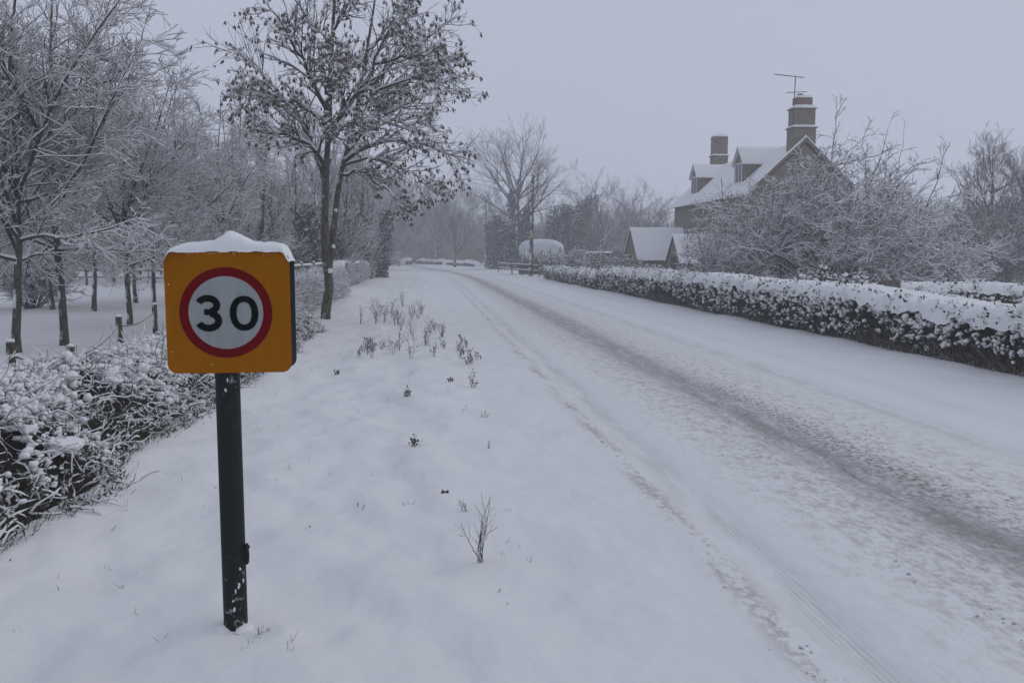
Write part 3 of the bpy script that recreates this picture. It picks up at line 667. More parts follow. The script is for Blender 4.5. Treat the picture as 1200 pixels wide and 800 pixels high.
round_c = Kind(proto_round(23, 9.6, .10, 14, False, (10, 7, 5), .85, .02), 'bare_tree', M_BARK, M_TWIG_FAR)
for px, Y, sc, lb in ((1158, 56, 1.1, 'rounded grey tree right of the big bush at the right edge'), (1212, 58, 1.1, 'rounded grey tree cut by the right edge of the picture')):
    round_c.put(px, Y, 2.6 if px < 1200 else 0.7, sc, lb)
round_a.put(1105, 80, 4.0, 0.72, 'low hazy tree behind the right side of the big bush')
brown = Kind(proto_round(15, 10.4, 0.08, 14, False, (10, 7, 5), 0.8, 0.02), 'willow_tree', M_BARK, M_TWIG_BROWN)
brown.put(706, 98, 0.3, 1.2, 'broad brownish tree behind the garden sheds, left one of the pair')
brown.put(746, 108, 2.3, 1.2, 'broad brownish tree behind the garden sheds, right one of the pair')

# ash tree with hanging bunches of keys (beside the verge)
def ash():
    rng = np.random.default_rng(40); Y0 = 22.5; o = on_ground(382, 379, 0.05); gt, gb, gs, gk = Geo(), Geo(), Geo(), Geo()
    def pl(pts, r0, r1, M):
        q = np.array([at_y(px, py, Y0 + dy) - o for px, py, dy in pts]); s = np.linspace(0, len(q) - 1, M)
        c = np.stack([np.interp(s, np.arange(len(q)), q[:, k]) for k in range(3)], -1)
        c[1:-1] = (c[:-2] + 2 * c[1:-1] + c[2:]) / 4
        return c[None], np.linspace(r0, r1, M)[None]
    stems = [pl([(382, 384, 0), (381, 366, 0), (386, 340, 0.02), (385, 322, 0.05), (380, 300, 0.05), (381, 250, 0), (382, 200, 0), (385, 160, 0), (387, 115, 0.1), (388, 60, 0.2), (392, 5, 0.1), (394, -40, 0)], 0.138, 0.03, 24),
             pl([(385, 316, 0.12), (389, 292, 0.3), (393, 250, 0.4), (397, 212, 0.5), (406, 180, 0.6), (414, 150, 0.8), (421, 110, 1.0), (430, 60, 1.1), (438, 10, 1.2), (442, -20, 1.3)], 0.088, 0.022, 18)]
    for P, R in stems:
        gt.add(*tubes(P, R, 10)); gs.add(*snow_on(P, R, rng, 0.7, 0.0, 0.3, 0.6))
    kn = np.array([at_y(a_, b_, Y0 + c_) - o for a_, b_, c_ in ((390, 290, .24), (393, 248, .32), (386, 319, .02))]); m_ = len(kn)
    gs.add(*blobs(rng, kn + [.02, -.05, .03], np.stack([rng.uniform(.04, .06, m_), rng.uniform(.04, .06, m_), rng.uniform(.05, .09, m_)], -1), ICO2, .12)); gt.add(*blobs(rng, kn - [0, 0, .03], np.full((m_, 3), .08), ICO1, .12))
    limbs = [([(381, 200, 0), (374, 176, -.2), (352, 163, -.4), (325, 158, -.6), (300, 156, -.8), (276, 150, -1)], .06),
             ([(384, 165, 0), (396, 140, -.3), (418, 110, -.6), (440, 75, -.9), (455, 40, -1.2), (470, 5, -1.4)], .07),
             ([(381, 210, 0), (366, 165, .4), (345, 130, .8), (325, 100, 1.1), (300, 80, 1.4), (278, 62, 1.6)], .06),
             ([(386, 140, 0), (370, 100, -.5), (352, 65, -1), (330, 30, -1.3), (312, -5, -1.5)], .06),
             ([(408, 176, .6), (432, 150, .9), (462, 128, 1.2), (495, 112, 1.4), (532, 90, 1.5)], .055),
             ([(398, 205, .5), (420, 200, .7), (445, 215, .9), (462, 232, 1.0), (474, 243, 1.1)], .045),
             ([(403, 190, .6), (425, 172, .2), (458, 165, -.2), (492, 170, -.4), (520, 178, -.5), (540, 184, -.6)], .05),
             ([(400, 196, .5), (430, 185, .9), (462, 192, 1.5), (490, 208, 1.9), (503, 222, 2.0)], .045),
             ([(420, 112, 1), (445, 90, 1.2), (480, 62, 1.4), (508, 40, 1.5), (528, 25, 1.6)], .05),
             ([(388, 60, .2), (372, 35, .5), (350, 5, .8), (335, -25, 1)], .04), ([(389, 40, .2), (405, 5, -.3), (420, -30, -.6)], .04),
             ([(430, 60, 1.1), (455, 30, 1.3), (480, 0, 1.4), (492, -20, 1.5)], .04), ([(387, 110, .1), (408, 85, 1.2), (425, 60, 2.2)], .045), ([(386, 125, .1), (385, 95, -1.2), (392, 65, -2.3)], .045),
             ([(384, 150, .1), (350, 118, .1), (315, 118, .1), (285, 110, .1)], .045), ([(412, 160, .7), (440, 140, 0), (470, 145, -1), (500, 140, -1.6)], .045),
             ([(421, 110, 1.0), (440, 120, 1.7), (468, 105, 2.3)], .04), ([(384, 168, 0), (400, 150, -1), (425, 140, -2)], .04),
             ([(418, 110, -.6), (455, 100, -.8), (495, 85, -.9), (530, 110, -1)], .04), ([(440, 75, -.9), (475, 70, -1.1), (515, 60, -1.2), (540, 95, -1.2)], .035)]
    M = 12; Ps, Rs = zip(*[pl(p, r, 0.008, M) for p, r in limbs]); P1, R1 = np.concatenate(Ps), np.concatenate(Rs)
    P1[:, 1:-1] += rng.normal(0, 0.035, P1[:, 1:-1].shape)
    wood(gb, gs, P1, R1, 7, rng, 0.75, 0.012, gap=0.1)
    L1 = np.linalg.norm(np.diff(P1, axis=1), axis=2).sum(1)
    p, d, l, r, _ = spawn(rng, P1, R1, np.maximum(L1, 1.9), 26, 0.15, 1.0, 0.45, 0.95, 0.24, 0.48, 0.4, 0.55, 0.008, 0.1)
    P2, R2 = grow(rng, p, d, l, r, np.full(len(l), 0.005), 7, 0.13, 0.015); wood(gb, gs, P2, R2, 4, rng, 0.7, 0.008)
    p, d, l, r, _ = spawn(rng, P2, R2, l, 6, 0.2, 1.0, 0.45, 0.95, 0.4, 0.7, 0.4, 0.6, 0.005, 0.1)
    P3, R3 = grow(rng, p, d, np.maximum(l, 0.18), r, np.full(len(l), 0.004), 4, 0.14, 0.04); wood(gb, gs, P3, R3, 3, rng, 0.7, 0.005)
    # keys hang under the twig ends
    tip = np.concatenate([P2[:, -1], P2[:, -3], P3[:, -1]]); keep = rng.random(len(tip)) < np.where(np.arange(len(tip)) < 2 * len(P2), 0.85, 0.45)
    cl = fbm(tip[:, 0] * 1.2 + 20, tip[:, 2] * 1.2, 2); keep &= (cl > -0.22) | (rng.random(len(tip)) < 0.3)
    tip = tip[keep]; n = len(tip)
    for j in range(5):
        q = tip + rng.normal(0, 0.022, (n, 3)) + np.array([0, 0, -0.01]); ln = rng.uniform(0.06, 0.125, n)
        dd = np.concatenate([rng.normal(0, 0.28, (n, 2)), -np.ones((n, 1))], 1); gk.add(*leaves(rng, q, dd, ln, ln * 0.20))
    gk.add(*blobs(rng, tip + [0, 0, -0.055], np.stack([rng.uniform(.012, .026, n), rng.uniform(.012, .026, n), rng.uniform(.028, .05, n)], -1), ICO0, 0.2))
    sel = rng.random(n) < 0.7; m = sel.sum()
    gs.add(*blobs(rng, tip[sel] + [0, 0, 0.008], np.stack([rng.uniform(.022, .05, m), rng.uniform(.022, .05, m), rng.uniform(.014, .032, m)], -1), ICO0, 0.2))
    r = thing('ash_tree', 'tall twin stemmed tree hung with brown seed bunches beside the verge', 'tree', (o[0], o[1], o[2]))
    gt.build('trunk', M_BARK_ASH, r); gb.build('crown', M_TWIG, r); gs.build('branch_snow', M_SNOWFINE, r); gk.build('seed_bunches', M_KEYS, r, True, 'stuff')
ash()

# ivy-clad tree beyond the utility pole
def ivy_tree():
    rng = np.random.default_rng(51); X = at_y(606, HZ, 100)[0]; gt, gb, gs, gi = Geo(), Geo(), Geo(), Geo()
    gt, gb, gs = proto_round(154, 16.5, .30, 15, False, (9, 7, 5), .80, .035, .42)
    P, R = grow(rng, np.zeros((4, 3)) - [0, 0, .3], np.array([[.03, 0, 1], [-.28, .1, 1], [.34, 0, 1], [.1, .3, 1.]]), np.array([9.5, 7., 7.5, 7.]), np.full(4, .22), np.full(4, .08), 12, .05, .03); gt.add(*tubes(P, R, 7))
    n = 6500; i = rng.integers(0, 4, n); t = rng.random(n) * 10.5; k = np.minimum(t.astype(int), 10); w = (t - k)[:, None]
    q = P[i, k] * (1 - w) + P[i, k + 1] * w; a = rng.random(n) * 2 * pi; rr = (1.25 - 0.085 * t) * (1 + .5 * fbm(t * 1.3, i * 3.7, 2)) * np.sqrt(rng.random(n)) * (0.7 + 0.6 * rng.random(n))
    q = q + np.stack([np.cos(a) * rr, np.sin(a) * rr, rng.normal(0, .3, n)], -1); q[:, 2] = np.maximum(q[:, 2], 0.1)
    gi.add(*leaves(rng, q, rng.normal(size=(n, 3)) * [1, 1, .6] + [0, 0, -.3], rng.uniform(.2, .42, n), rng.uniform(.08, .16, n)))
    r = thing('ivy_clad_tree', 'tallest bare tree with a dark ivy covered trunk behind the utility poles', 'tree', (X, 100, 0), sc=1.06)
    gt.build('trunk', M_BARK, r); gb.build('crown', M_TWIG_FAR, r); gi.build('ivy', M_IVY, r, True, 'stuff')
ivy_tree()
def ivy_stub(px, Y, h, w, lean, label, seed, group=None):
    rng = np.random.default_rng(seed); X = at_y(px, HZ, Y)[0]; gt, gi, gb, gs = Geo(), Geo(), Geo(), Geo()
    P, R = grow(rng, np.array([[0, 0, -.3]]), np.array([[lean, 0, 1.0]]), np.array([h]), np.array([w * .2]), np.array([w * .06]), 9, .05, .02); gt.add(*tubes(P, R, 8))
    p, dd, l, r, _ = spawn(rng, P, R, np.array([h * .5]), 16, .35, 1, .4, 1.0, .4, .8, .4, .4, .015, .1); P1, R1 = grow(rng, p, dd, l, r, np.full(len(l), .008), 6, .12, .05); wood(gb, gs, P1, R1, 4, rng, .6, .012)
    p, dd, l, r, _ = spawn(rng, P1, R1, l, 8, .2, 1, .4, .9, .4, .6, .4, .6, .01, .1); P2, R2 = grow(rng, p, dd, l, r, np.full(len(l), .005), 4, .12, .05); wood(gb, gs, P2, R2, 3, rng, .6, .010)
    n = int(1500 * w); t = rng.random(n) * 7.9; k = t.astype(int); q = P[0, k] + (P[0, k + 1] - P[0, k]) * (t - k)[:, None]; a = rng.random(n) * 2 * pi; rr = w * .55 * np.sqrt(rng.random(n))
    q = q + np.stack([np.cos(a) * rr, np.sin(a) * rr, rng.normal(0, .2, n)], -1); q[:, 2] = np.maximum(q[:, 2], 0.05)
    gi.add(*leaves(rng, q, rng.normal(size=(n, 3)) + [0, 0, -.3], rng.uniform(.12, .3, n), rng.uniform(.06, .12, n)))
    o = thing('ivy_clad_tree', label, 'tree', (X, Y, gz1(X, Y)), group)
    gt.build('trunk', M_BARK, o); gb.build('crown', M_TWIG_FAR, o); gs.build('branch_snow', M_SNOWFINE, o); gi.build('ivy', M_IVY, o, True, 'stuff')
ivy_stub(652, 96, 7.5, 3.8, .06, 'ivy mass with a ragged top right of the tallest tree', 3)
ivy_stub(668, 99, 9.0, 1.6, .28, 'leaning ivy covered stem right of the tallest tree', 4)
ivy_stub(588, 104, 6.0, 3.2, -.05, 'low ivy mass at the left foot of the tallest tree', 5)
ivy_stub(446, 62, 5.2, 0.8, .02, 'ivy covered trunk where the left hedge ends', 6)
ivy_stub(425, 58, 5.0, 1.2, -.03, 'wider ivy covered trunk left of the hedge end', 7)
ivy_stub(362, 44, 4.2, 1.0, .0, 'ivy covered trunk glimpsed beyond the rail fence by the ash tree', 9)

# ------------------------------------------------------------------ big spreading garden bush on the right
def big_bush():
    rng = np.random.default_rng(60); Y0 = 33.0; X = at_y(966, HZ, Y0)[0]; gt, gb, gs = Geo(), Geo(), Geo()
    n = 72; az = np.arange(n) * 2.4; el = np.radians(8 + 78 * rng.random(n))
    st = np.stack([np.cos(az) * .6, np.sin(az) * .5, np.full(n, -.15)], -1)
    d = np.stack([np.cos(az) * np.cos(el), np.sin(az) * np.cos(el) * .85, np.sin(el)], -1); L0 = rng.uniform(4.5, 5.6, n) * (1 - .07 * (np.cos(az) < -.2) * (el > .6)) * (1 - .05 * (el > .9)) * (1 + .05 * (el < .5))
    def off_hedge(Q): w_ = Q[..., 0] + X; Q[..., 0] = np.where(w_ < 11.2, 11.2 + (w_ - 11.2) * .38, w_) - X; return Q
    P, R = grow(rng, st, d, L0, rng.uniform(.04, .08, n), np.full(n, .012), 10, .11, .0); P = off_hedge(P); gt.add(*tubes(P, R, 6)); gs.add(*snow_on(P, R, rng, .7, .012, S=3))
    p, dd, l, r, _ = spawn(rng, P, R, L0, 13, .2, 1., .5, 1.15, .24, .46, .2, .5, .011, .0)
    P1, R1 = grow(rng, p, dd, l, r, np.full(len(l), .007), 7, .15, -.01); P1 = off_hedge(P1); wood(gb, gs, P1, R1, 3, rng, .7, .012, gap=.1)
    p, dd, l, r, _ = spawn(rng, P1, R1, l, 8, .1, 1., .5, 1.1, .35, .65, .35, .55, .008, .1)
    P2, R2 = grow(rng, p, dd, np.maximum(l, .25), r, np.full(len(l), .005), 4, .16, -.01); P2 = off_hedge(P2); wood(gb, gs, P2, R2, 3, rng, .7, .010)
    p, dd, l, r, _ = spawn(rng, P2, R2, np.maximum(l, .25), 2, .1, 1., .5, 1.1, .5, .8, .35, .6, .007, .1)
    P3, R3 = grow(rng, p, dd, np.maximum(l, .18), r, np.full(len(l), .005), 2, .16, .02); wood(gb, gs, P3, R3, 3, rng, .7, .009)
    # upright whips above the dome
    w = [(1020, 205, 1042, 152), (1042, 240, 1060, 165), (985, 190, 1018, 150), (1090, 225, 1112, 172), (975, 175, 983, 128), (1060, 235, 1098, 205), (1000, 185, 1050, 172), (1015, 200, 1012, 158), (1075, 245, 1110, 235), (1030, 225, 1075, 192), (1050, 260, 1128, 250)]
    Pw = []
    for x0, y0, x1, y1 in w:
        dy = rng.uniform(-1.5, 1.0); A = at_y(x0 - (x1 - x0) * .6, y0 + (y0 - y1) * .8, Y0 + dy * .3) - [X, Y0, 0]; B = at_y(x1, y1, Y0 + dy) - [X, Y0, 0]
        c = A + (B - A) * np.linspace(0, 1, 8)[:, None] + rng.normal(0, .05, (8, 3)); c[:, 2] -= np.sin(np.linspace(0, pi, 8)) * .15; Pw.append(c)
    Pw = np.array(Pw); Rw = np.linspace(.03, .008, 8)[None] * np.ones((len(w), 1)); wood(gb, gs, Pw, Rw, 5, rng, .7, .012)
    Lw = np.linalg.norm(Pw[:, -1] - Pw[:, 0], axis=1); p, dd, l, r, _ = spawn(rng, Pw, Rw, Lw, 10, .3, 1., .4, .9, .15, .35, .3, .5, .007, .1)
    P4, R4 = grow(rng, p, dd, l, r, np.full(len(l), .005), 5, .15, .02); wood(gb, gs, P4, R4, 3, rng, .7, .012)
    p, dd, l, r, _ = spawn(rng, P4, R4, l, 3, .3, 1., .4, .9, .4, .6, .3, .6, .005, .1); P5, R5 = grow(rng, p, dd, l, r, np.full(len(l), .004), 3, .15, .02); wood(gb, gs, P5, R5, 3, rng, .7, .01)
    o = thing('garden_bush', 'huge tangled snow covered bush in front of the stone house', 'bush', (X, Y0, gz1(X, Y0)))
    gt.build('stems', M_BARK, o); gb.build('crown', M_TWIG, o); gs.build('branch_snow', M_SNOWFINE, o)
big_bush()

# ------------------------------------------------------------------ right roadside hedge
def leafy_hedge(x0, x1, ya, yb, H, label, seed, dens=80, along='y', cat='hedge', bare=(), sizek=1.0, dip=0.0):
    """clipped evergreen hedge: dark core, leaf sprigs, clots of snow, thick snow on top"""
    rng = np.random.default_rng(seed); o = thing('clipped_hedge', label, cat, ((x0 + x1) / 2, (ya + yb) / 2, 0)); cx, cyy = (x0 + x1) / 2, (ya + yb) / 2
    Lg, Wd = (yb - ya, x1 - x0) if along == 'y' else (x1 - x0, yb - ya)
    def put(a, b, z):      # a along, b across (0 = front), -> local coordinates
        if along == 'y': x, y = x0 + b, ya + a
        else: x, y = x0 + a, ya + b
        x, y = np.broadcast_arrays(x, y); return np.stack([x - cx, y - cyy, z + gz(x, y)], -1)
    def top(a): return H * (1 + .07 * fbm(a * .35 + seed, a * 0, 2) - dip * sstep(13, 2, a))
    def front(a, z): return .07 * fbm(a * 1.1 + seed, z * 2.0, 2)
    na = max(int(Lg / .15), 8); A, S = np.meshgrid(np.linspace(0, Lg, na), np.linspace(0, 1, 22), indexing='ij'); hh = top(A)
    # core: inverted U
    th = S * pi; B = Wd / 2 - np.sign(np.cos(th)) * np.abs(np.cos(th)) ** .4 * (Wd / 2 - .12); Z = np.sin(th) ** .35 * (hh - .14)
    B = B + np.where(S < .5, front(A, Z), 0) + .05 * fbm(A * 5, Z * 5 + S * 3, 2)
    e = np.minimum(A, Lg - A); Z = Z * sstep(-.02, .10, e) ** .5
    g = Geo(); g.add(*sheet(*[put(A, B, Z)[..., k] for k in range(3)])); g.build('core', M_HEDGECORE, o)
    # sprigs on the front and back faces and on the ends
    gl, gs = Geo(), Geo(); n = int(Lg * H * dens); a = rng.random(n) * Lg; zf = .06 + (1 - .06) * rng.random(n) ** .8; z = zf * top(a)
    b = front(a, z) + .075 + rng.normal(0, .04, n) + .16 * sstep(.75, 1, zf) ** 2
    if along == 'y':
        m = int(n * .35); b[:m] = Wd - b[:m]
    ne = int(H * Wd * dens * 1.2); ae = np.concatenate([rng.normal(.03, .04, ne), Lg - rng.normal(.03, .04, ne)]); ze = rng.random(2 * ne) ** .8
    a = np.concatenate([a, ae]); z = np.concatenate([z, ze * H]); zf = np.concatenate([zf, ze]); b = np.concatenate([b, rng.random(2 * ne) * Wd]); n = len(a)
    keep = np.ones(n, bool)
    for c, w, hgt in bare: keep &= ~((np.abs(a - c) < w) & (zf < hgt * (1 - ((a - c) / w) ** 2)) & (b < Wd / 2))
    a, z, zf, b = a[keep], z[keep], zf[keep], b[keep]; n = len(a); p = put(a, b, z)
    sgn = np.where(b < Wd / 2, -1, 1)[:, None] * (np.array([[1, 0, 0]]) if along == 'y' else np.array([[0, 1, 0]]))
    for j in range(7):
        q = p + rng.normal(0, .045, (n, 3)) * sizek; dd = sgn * .8 + rng.normal(0, .7, (n, 3)) + [0, 0, .35]
        gl.add(*leaves(rng, q, dd, rng.uniform(.05, .10, n) * sizek, rng.uniform(.014, .026, n) * sizek))
    cn = fbm(a * 2.5 + 7, z * 5.0, 2); sel = rng.random(n) < np.clip(.50 + .50 * zf + .6 * cn, 0.05, 1); ps = p[sel] + sgn[sel] * .05; m = len(ps); zs = zf[sel]; near = a[sel] < 15
    for j in range(4):
        s = rng.uniform(.012, .042, m) * (0.8 + .6 * zs) * sizek * (1.25 if j == 0 else .9); q = ps + rng.normal(0, .035, (m, 3)) * sizek * (j > 0) + np.array([0, 0, .02]) - sgn[sel] * .015 * j
        sz_ = np.stack([s * rng.uniform(.8, 1.3, m), s * rng.uniform(.8, 1.3, m), s * rng.uniform(.7, 1.2, m)], -1)
        for msk, tp in ((near, ICO1 if sizek < 1.3 and j < 1 and False else ICO0), (~near, ICO0)): gs.add(*blobs(rng, q[msk], sz_[msk], tp, .22))
    # snow lying on the top
    S2 = np.linspace(0, 1, 15)[None]; A2 = np.repeat(np.linspace(-.03, Lg + .03, max(int(Lg / .07), 20))[:, None], 15, 1); hh = top(A2); th = S2 * pi + 0 * A2
    fr = .07 * fbm(A2 * 4.5, S2 * 3 + 0 * A2, 2) + .03 * fbm(A2 * 12, S2 * 4 + 0 * A2, 2)
    B2 = Wd / 2 - np.sign(np.cos(th)) * np.abs(np.cos(th)) ** .55 * (Wd / 2 + .035 - fr) ; Z2 = hh - .17 - (.10 + .16 * fbm(A2 * 2.6, S2 * 1 + 0 * A2, 3)) * sstep(.75, 1., np.cos(th)) + .04 * fbm(A2 * 9, S2 * 3 + 0 * A2, 2) * (np.abs(np.cos(th)) > .7) + np.sin(th) ** .55 * (.20 + .035 * fbm(A2 * 1.4, B2 * 2, 3) + .015 * fbm(A2 * 6, B2 * 6, 2))
    e = np.minimum(A2 + .03, Lg + .03 - A2); Z2 = Z2 - .16 * sstep(.16, 0, e) ** 2
    g = Geo(); g.add(*sheet(*[put(A2, B2, Z2)[..., k] for k in range(3)])); g.build('snow_top', M_SNOW, o)
    # green tips poking through the snow
    k = int(Lg * 1.0 * min(dens / 80, 1)); a = rng.random(k) * Lg; q = put(a, rng.random(k) * Wd * .35, top(a) + rng.uniform(-.06, .03, k))
    for j in range(4): gl.add(*leaves(rng, q + rng.normal(0, .02, (k, 3)), rng.normal(0, .4, (k, 3)) + [0, 0, .8], rng.uniform(.05, .09, k) * sizek, .016 * sizek))
    gl.build('leaves', M_LEAF, o, True, 'stuff'); gs.build('snow_clots', M_SNOW, o, True, 'stuff')
    # bare brown twigs at the foot
    k = int(Lg * 45); a = rng.random(k) * Lg
    if bare:
        ex = np.concatenate([c + rng.uniform(-w, w, 700) for c, w, h in bare]); a = np.concatenate([a, ex]); k = len(a)
    st = put(a, .02 + .16 * rng.random(k), np.zeros(k) - .02); dd = sgn[0] * .4 + rng.normal(0, .45, (k, 3)) + [0, 0, .9]
    P, R = grow(rng, st, dd, rng.uniform(.2, .5, k), np.full(k, .007), np.full(k, .004), 4, .15, 0); g = Geo(); g.add(*tubes(P, R, 3)); g.build('bare_twigs', M_TWIG_BROWN, o, True, 'stuff')
    return o
leafy_hedge(8.45, 9.85, 9.0, 41.5, 1.10, 'long clipped evergreen hedge under thick snow beside the road', 71, 95, dip=.19, bare=((3.4, 1.5, .34), (6.2, .9, .22), (21.5, 2.4, .5)))
leafy_hedge(8.35, 9.45, 42.0, 60.5, 0.88, 'lower hedge continuing the roadside hedge towards the utility pole', 72, 60, sizek=1.35)
leafy_hedge(13.4, 30.0, 23.2, 24.3, 0.93, 'short evergreen hedge in the garden at the right edge', 73, 55, along='x', sizek=1.3)

# ------------------------------------------------------------------ stone house with dormers
def house():
    W0, Yn, Yf = 18.8, 48.0, 64.0; hw = 2.9; EZ, RZ = 5.5, 8.15; o = thing('stone_house', 'tall stone house with snowy roof, two dormers and two chimneys behind the bush', 'house', (W0 + hw, Yn, 0)); cx = W0 + hw; Lh = Yf - Yn
    def L(x, y, z): return (x - cx, y - Yn, z)
    g = Geo(); x0, x1 = -hw, hw
    g.add([(x0,0,-.3),(x1,0,-.3),(x1,0,EZ),(0,0,RZ-.05),(x0,0,EZ)], [(0,1,2,3,4)]); g.add([(x0,Lh,-.3),(x1,Lh,-.3),(x1,Lh,EZ),(0,Lh,RZ-.05),(x0,Lh,EZ)], [(4,3,2,1,0)])
    g.add([(x0,0,-.3),(x0,Lh,-.3),(x0,Lh,EZ),(x0,0,EZ)], [(0,3,2,1)]); g.add([(x1,0,-.3),(x1,Lh,-.3),(x1,Lh,EZ),(x1,0,EZ)], [(0,1,2,3)])
    wall = g.build('wall', M_STONE, o, False)
    # gable coping on the near end
    sl = (RZ - EZ) / hw
    def roof_slab(lo_x, hi_x, y0, y1, zb, thick, over):
        e = lo_x - over if lo_x < hi_x else lo_x + over
        ze = zb - sl * (over)
        return [(e, y0, ze), (e, y1, ze), (hi_x, y1, RZ), (hi_x, y0, RZ), (e, y0, ze + thick), (e, y1, ze + thick), (hi_x, y1, RZ + thick), (hi_x, y0, RZ + thick)], [(0,1,2,3),(4,7,6,5),(0,4,5,1),(1,5,6,2),(2,6,7,3),(3,7,4,0)]
    rf = Geo(); rf.add(*roof_slab(-hw, 0, .05, Lh + .15, EZ, .10, .28)); rf.add(*roof_slab(hw, 0, .05, Lh + .15, EZ, .10, .28)); roof = rf.build('roof', M_DARK, o, False)
    # thick snow on the slopes
    ys = np.linspace(0.0, Lh + .2, 60); ss = np.linspace(-1, 1, 41); YY, SS = np.meshgrid(ys, ss, indexing='ij'); XX = SS * (hw + .34); ZZ = RZ - np.abs(XX) * sl + .10 + .12 * (1 - np.abs(SS) ** 8) + .03 * fbm(XX * .9, YY * .9, 3)
    ZZ = np.where(np.abs(SS) == 1, ZZ - .03, ZZ); g = Geo(); g.add(*sheet(XX, YY, ZZ)); g.build('roof_snow', M_SNOW, roof)
    g = Geo()
    for sgn in (-1, 1):
        v = [(sgn*(hw+.12), -.16, EZ-.05), (0, -.16, RZ+.12), (0, -.16, RZ+.30), (sgn*(hw+.12), -.16, EZ+.13)]; v += [(a, .045, c) for a, b_, c in v]; g.add(v, [(0,1,2,3),(4,7,6,5),(3,2,6,7),(0,4,5,1),(0,3,7,4),(1,5,6,2)])
    g.build('gable_coping', M_STONE_GREY, o, False)
    q = np.linspace(-1, 1, 61); yv = np.linspace(-.19, .06, 7); Q, V = np.meshgrid(q, yv, indexing='ij'); Zc = RZ + .30 - np.abs(Q) * (hw + .14) * sl + .02 + .13 * (1 - ((V + .065) / .125) ** 2) + .02 * fbm(Q * 8, V * 4, 2); g = Geo(); g.add(*sheet(Q * (hw + .14), V, Zc)); g.build('coping_snow', M_SNOW, o)
    # windows on the gable and road front
    def window(x, y, z, w, h, face):
        f, gl = Geo(), Geo(); t_ = .06
        def bx(G, u0, u1, z0, z1, d0, d1):
            if face == 'x': G.box((x - d1, y + u0, z0), (x - d0, y + u1, z1))
            else: G.box((x + u0, y - d1, z0), (x + u1, y - d0, z1))
        for u in (-w / 2, -t_ / 2, w / 2 - t_): bx(f, u, u + t_, z, z + h, .0, .05)
        bx(f, -w / 2 - .1, w / 2 + .1, z - .12, z - .003, -.02, .10)
        bx(f, -w / 2, w / 2, z + h + .003, z + h + t_, .0, .048)
        win = f.build('window', M_FRAME, o, False); bx(gl, -w / 2 + t_ + .002, -t_ / 2 - .002, z + .01, z + h - .01, .002, .02); bx(gl, t_ / 2 + .002, w / 2 - t_ - .002, z + .01, z + h - .01, .002, .02); gl.build('pane', M_GLASS, win, False)
    for yy, zz in ((2.6, .9), (6.6, .9), (10.6, .9), (14.0, .9), (2.6, 3.2), (6.6, 3.2)):
        window(-hw, yy, zz, 1.3, 1.25, 'x')
    for zz in (.9, 3.4): window(-1.2, 0, zz, 1.1, 1.25, 'y')
    # dormers on the road slope
    def dormer(yc, zb, zt, za, w):
        xf = -hw + .55; dm = Geo(); dp = 2.6
        dm.add([(xf, yc-w, zb), (xf, yc+w, zb), (xf, yc+w, zt), (xf, yc, za), (xf, yc-w, zt)], [(0,4,3,2,1)])
        for s in (-1, 1): dm.add([(xf, yc+s*w, zb), (xf+dp, yc+s*w, zb), (xf+dp, yc+s*w, zt), (xf, yc+s*w, zt)], [(0,1,2,3)])
        d = dm.build('dormer', M_STONE_GREY, o, False); ov = .14
        sn = Geo(); q = np.linspace(-1, 1, 15); xx = np.linspace(xf - .16, xf + dp, 14); X_, Q_ = np.meshgrid(xx, q, indexing='ij'); Z_ = za + .04 - np.abs(Q_) * (za - zt) * (w + ov) / w + .13 * (1 - np.abs(Q_) ** 6) + .02 * fbm(X_ * 2, Q_ * 3, 2)
        sn.add(*sheet(X_, yc + Q_ * (w + ov), Z_)); sn.add(*sheet(X_, yc + Q_ * (w + ov - .01), za + .0 - np.abs(Q_) * (za - zt) * (w + ov) / w)); sn.build('dormer_snow', M_SNOW, d)
        fr = Geo(); gl = Geo(); h = zt - zb
        for u in (-.55, -.04, .47): fr.box((xf - .05, yc + u, zb + .25), (xf - .003, yc + u + .08, zt - .05))
        fr.box((xf - .09, yc - .62, zb + .14), (xf - .003, yc + .62, zb + .247)); fr.box((xf - .048, yc - .55, zt - .047), (xf - .003, yc + .55, zt + .03)); fr.build('window_frame', M_FRAME, d, False)
        gl.box((xf - .03, yc - .468, zb + .26), (xf - .004, yc - .042, zt - .052)); gl.box((xf - .03, yc + .042, zb + .26), (xf - .004, yc + .468, zt - .052)); gl.build('pane', M_GLASS, d, False)
    dormer(13.0, 5.9, 7.35, 8.1, .78); dormer(4.1, 6.0, 7.4, 8.25, .80)
    # chimneys
    def stack(xc, yc, w, d, z0, segs, label):
        ch = None
        for i, (za, zb, k) in enumerate(segs):
            g = Geo(); g.box((xc - w*k/2, yc - d*k/2, za), (xc + w*k/2, yc + d*k/2, zb))
            if i == 0: ch = g.build('chimney', M_STONE, o, False); ch['label'] = label
            else: g.build('chimney_course', M_STONE if k > .9 else M_STONE_GREY, ch, False)
        return ch
    def cap(ch, xc, yc, w, d, z, h):
        q = np.linspace(-1, 1, 17); A, B = np.meshgrid(q, q, indexing='ij'); r = np.maximum(np.abs(A), np.abs(B)); Z = z + h * (1 - r ** 5) * (1 + .15 * fbm(A * 2, B * 2, 2)) - .03 * (r == 1); g = Geo(); g.add(*sheet(xc + A * w / 2, yc + B * d / 2, Z)); g.build('ledge_snow', M_SNOW, ch)
    yc = .62; w, d = 1.32, 1.0
    c1 = stack(.02, yc, w, d, 0, [(7.4, 9.03, 1.0), (9.03, 9.10, 1.13), (9.10, 10.12, .92), (10.12, 10.18, 1.05)], 'tall near chimney with two snowy ledges and a television aerial')
    cap(c1, .02, yc, w * 1.18, d * 1.18, 9.10, .16); cap(c1, .02, yc, w * 1.1, d * 1.1, 10.18, .20)
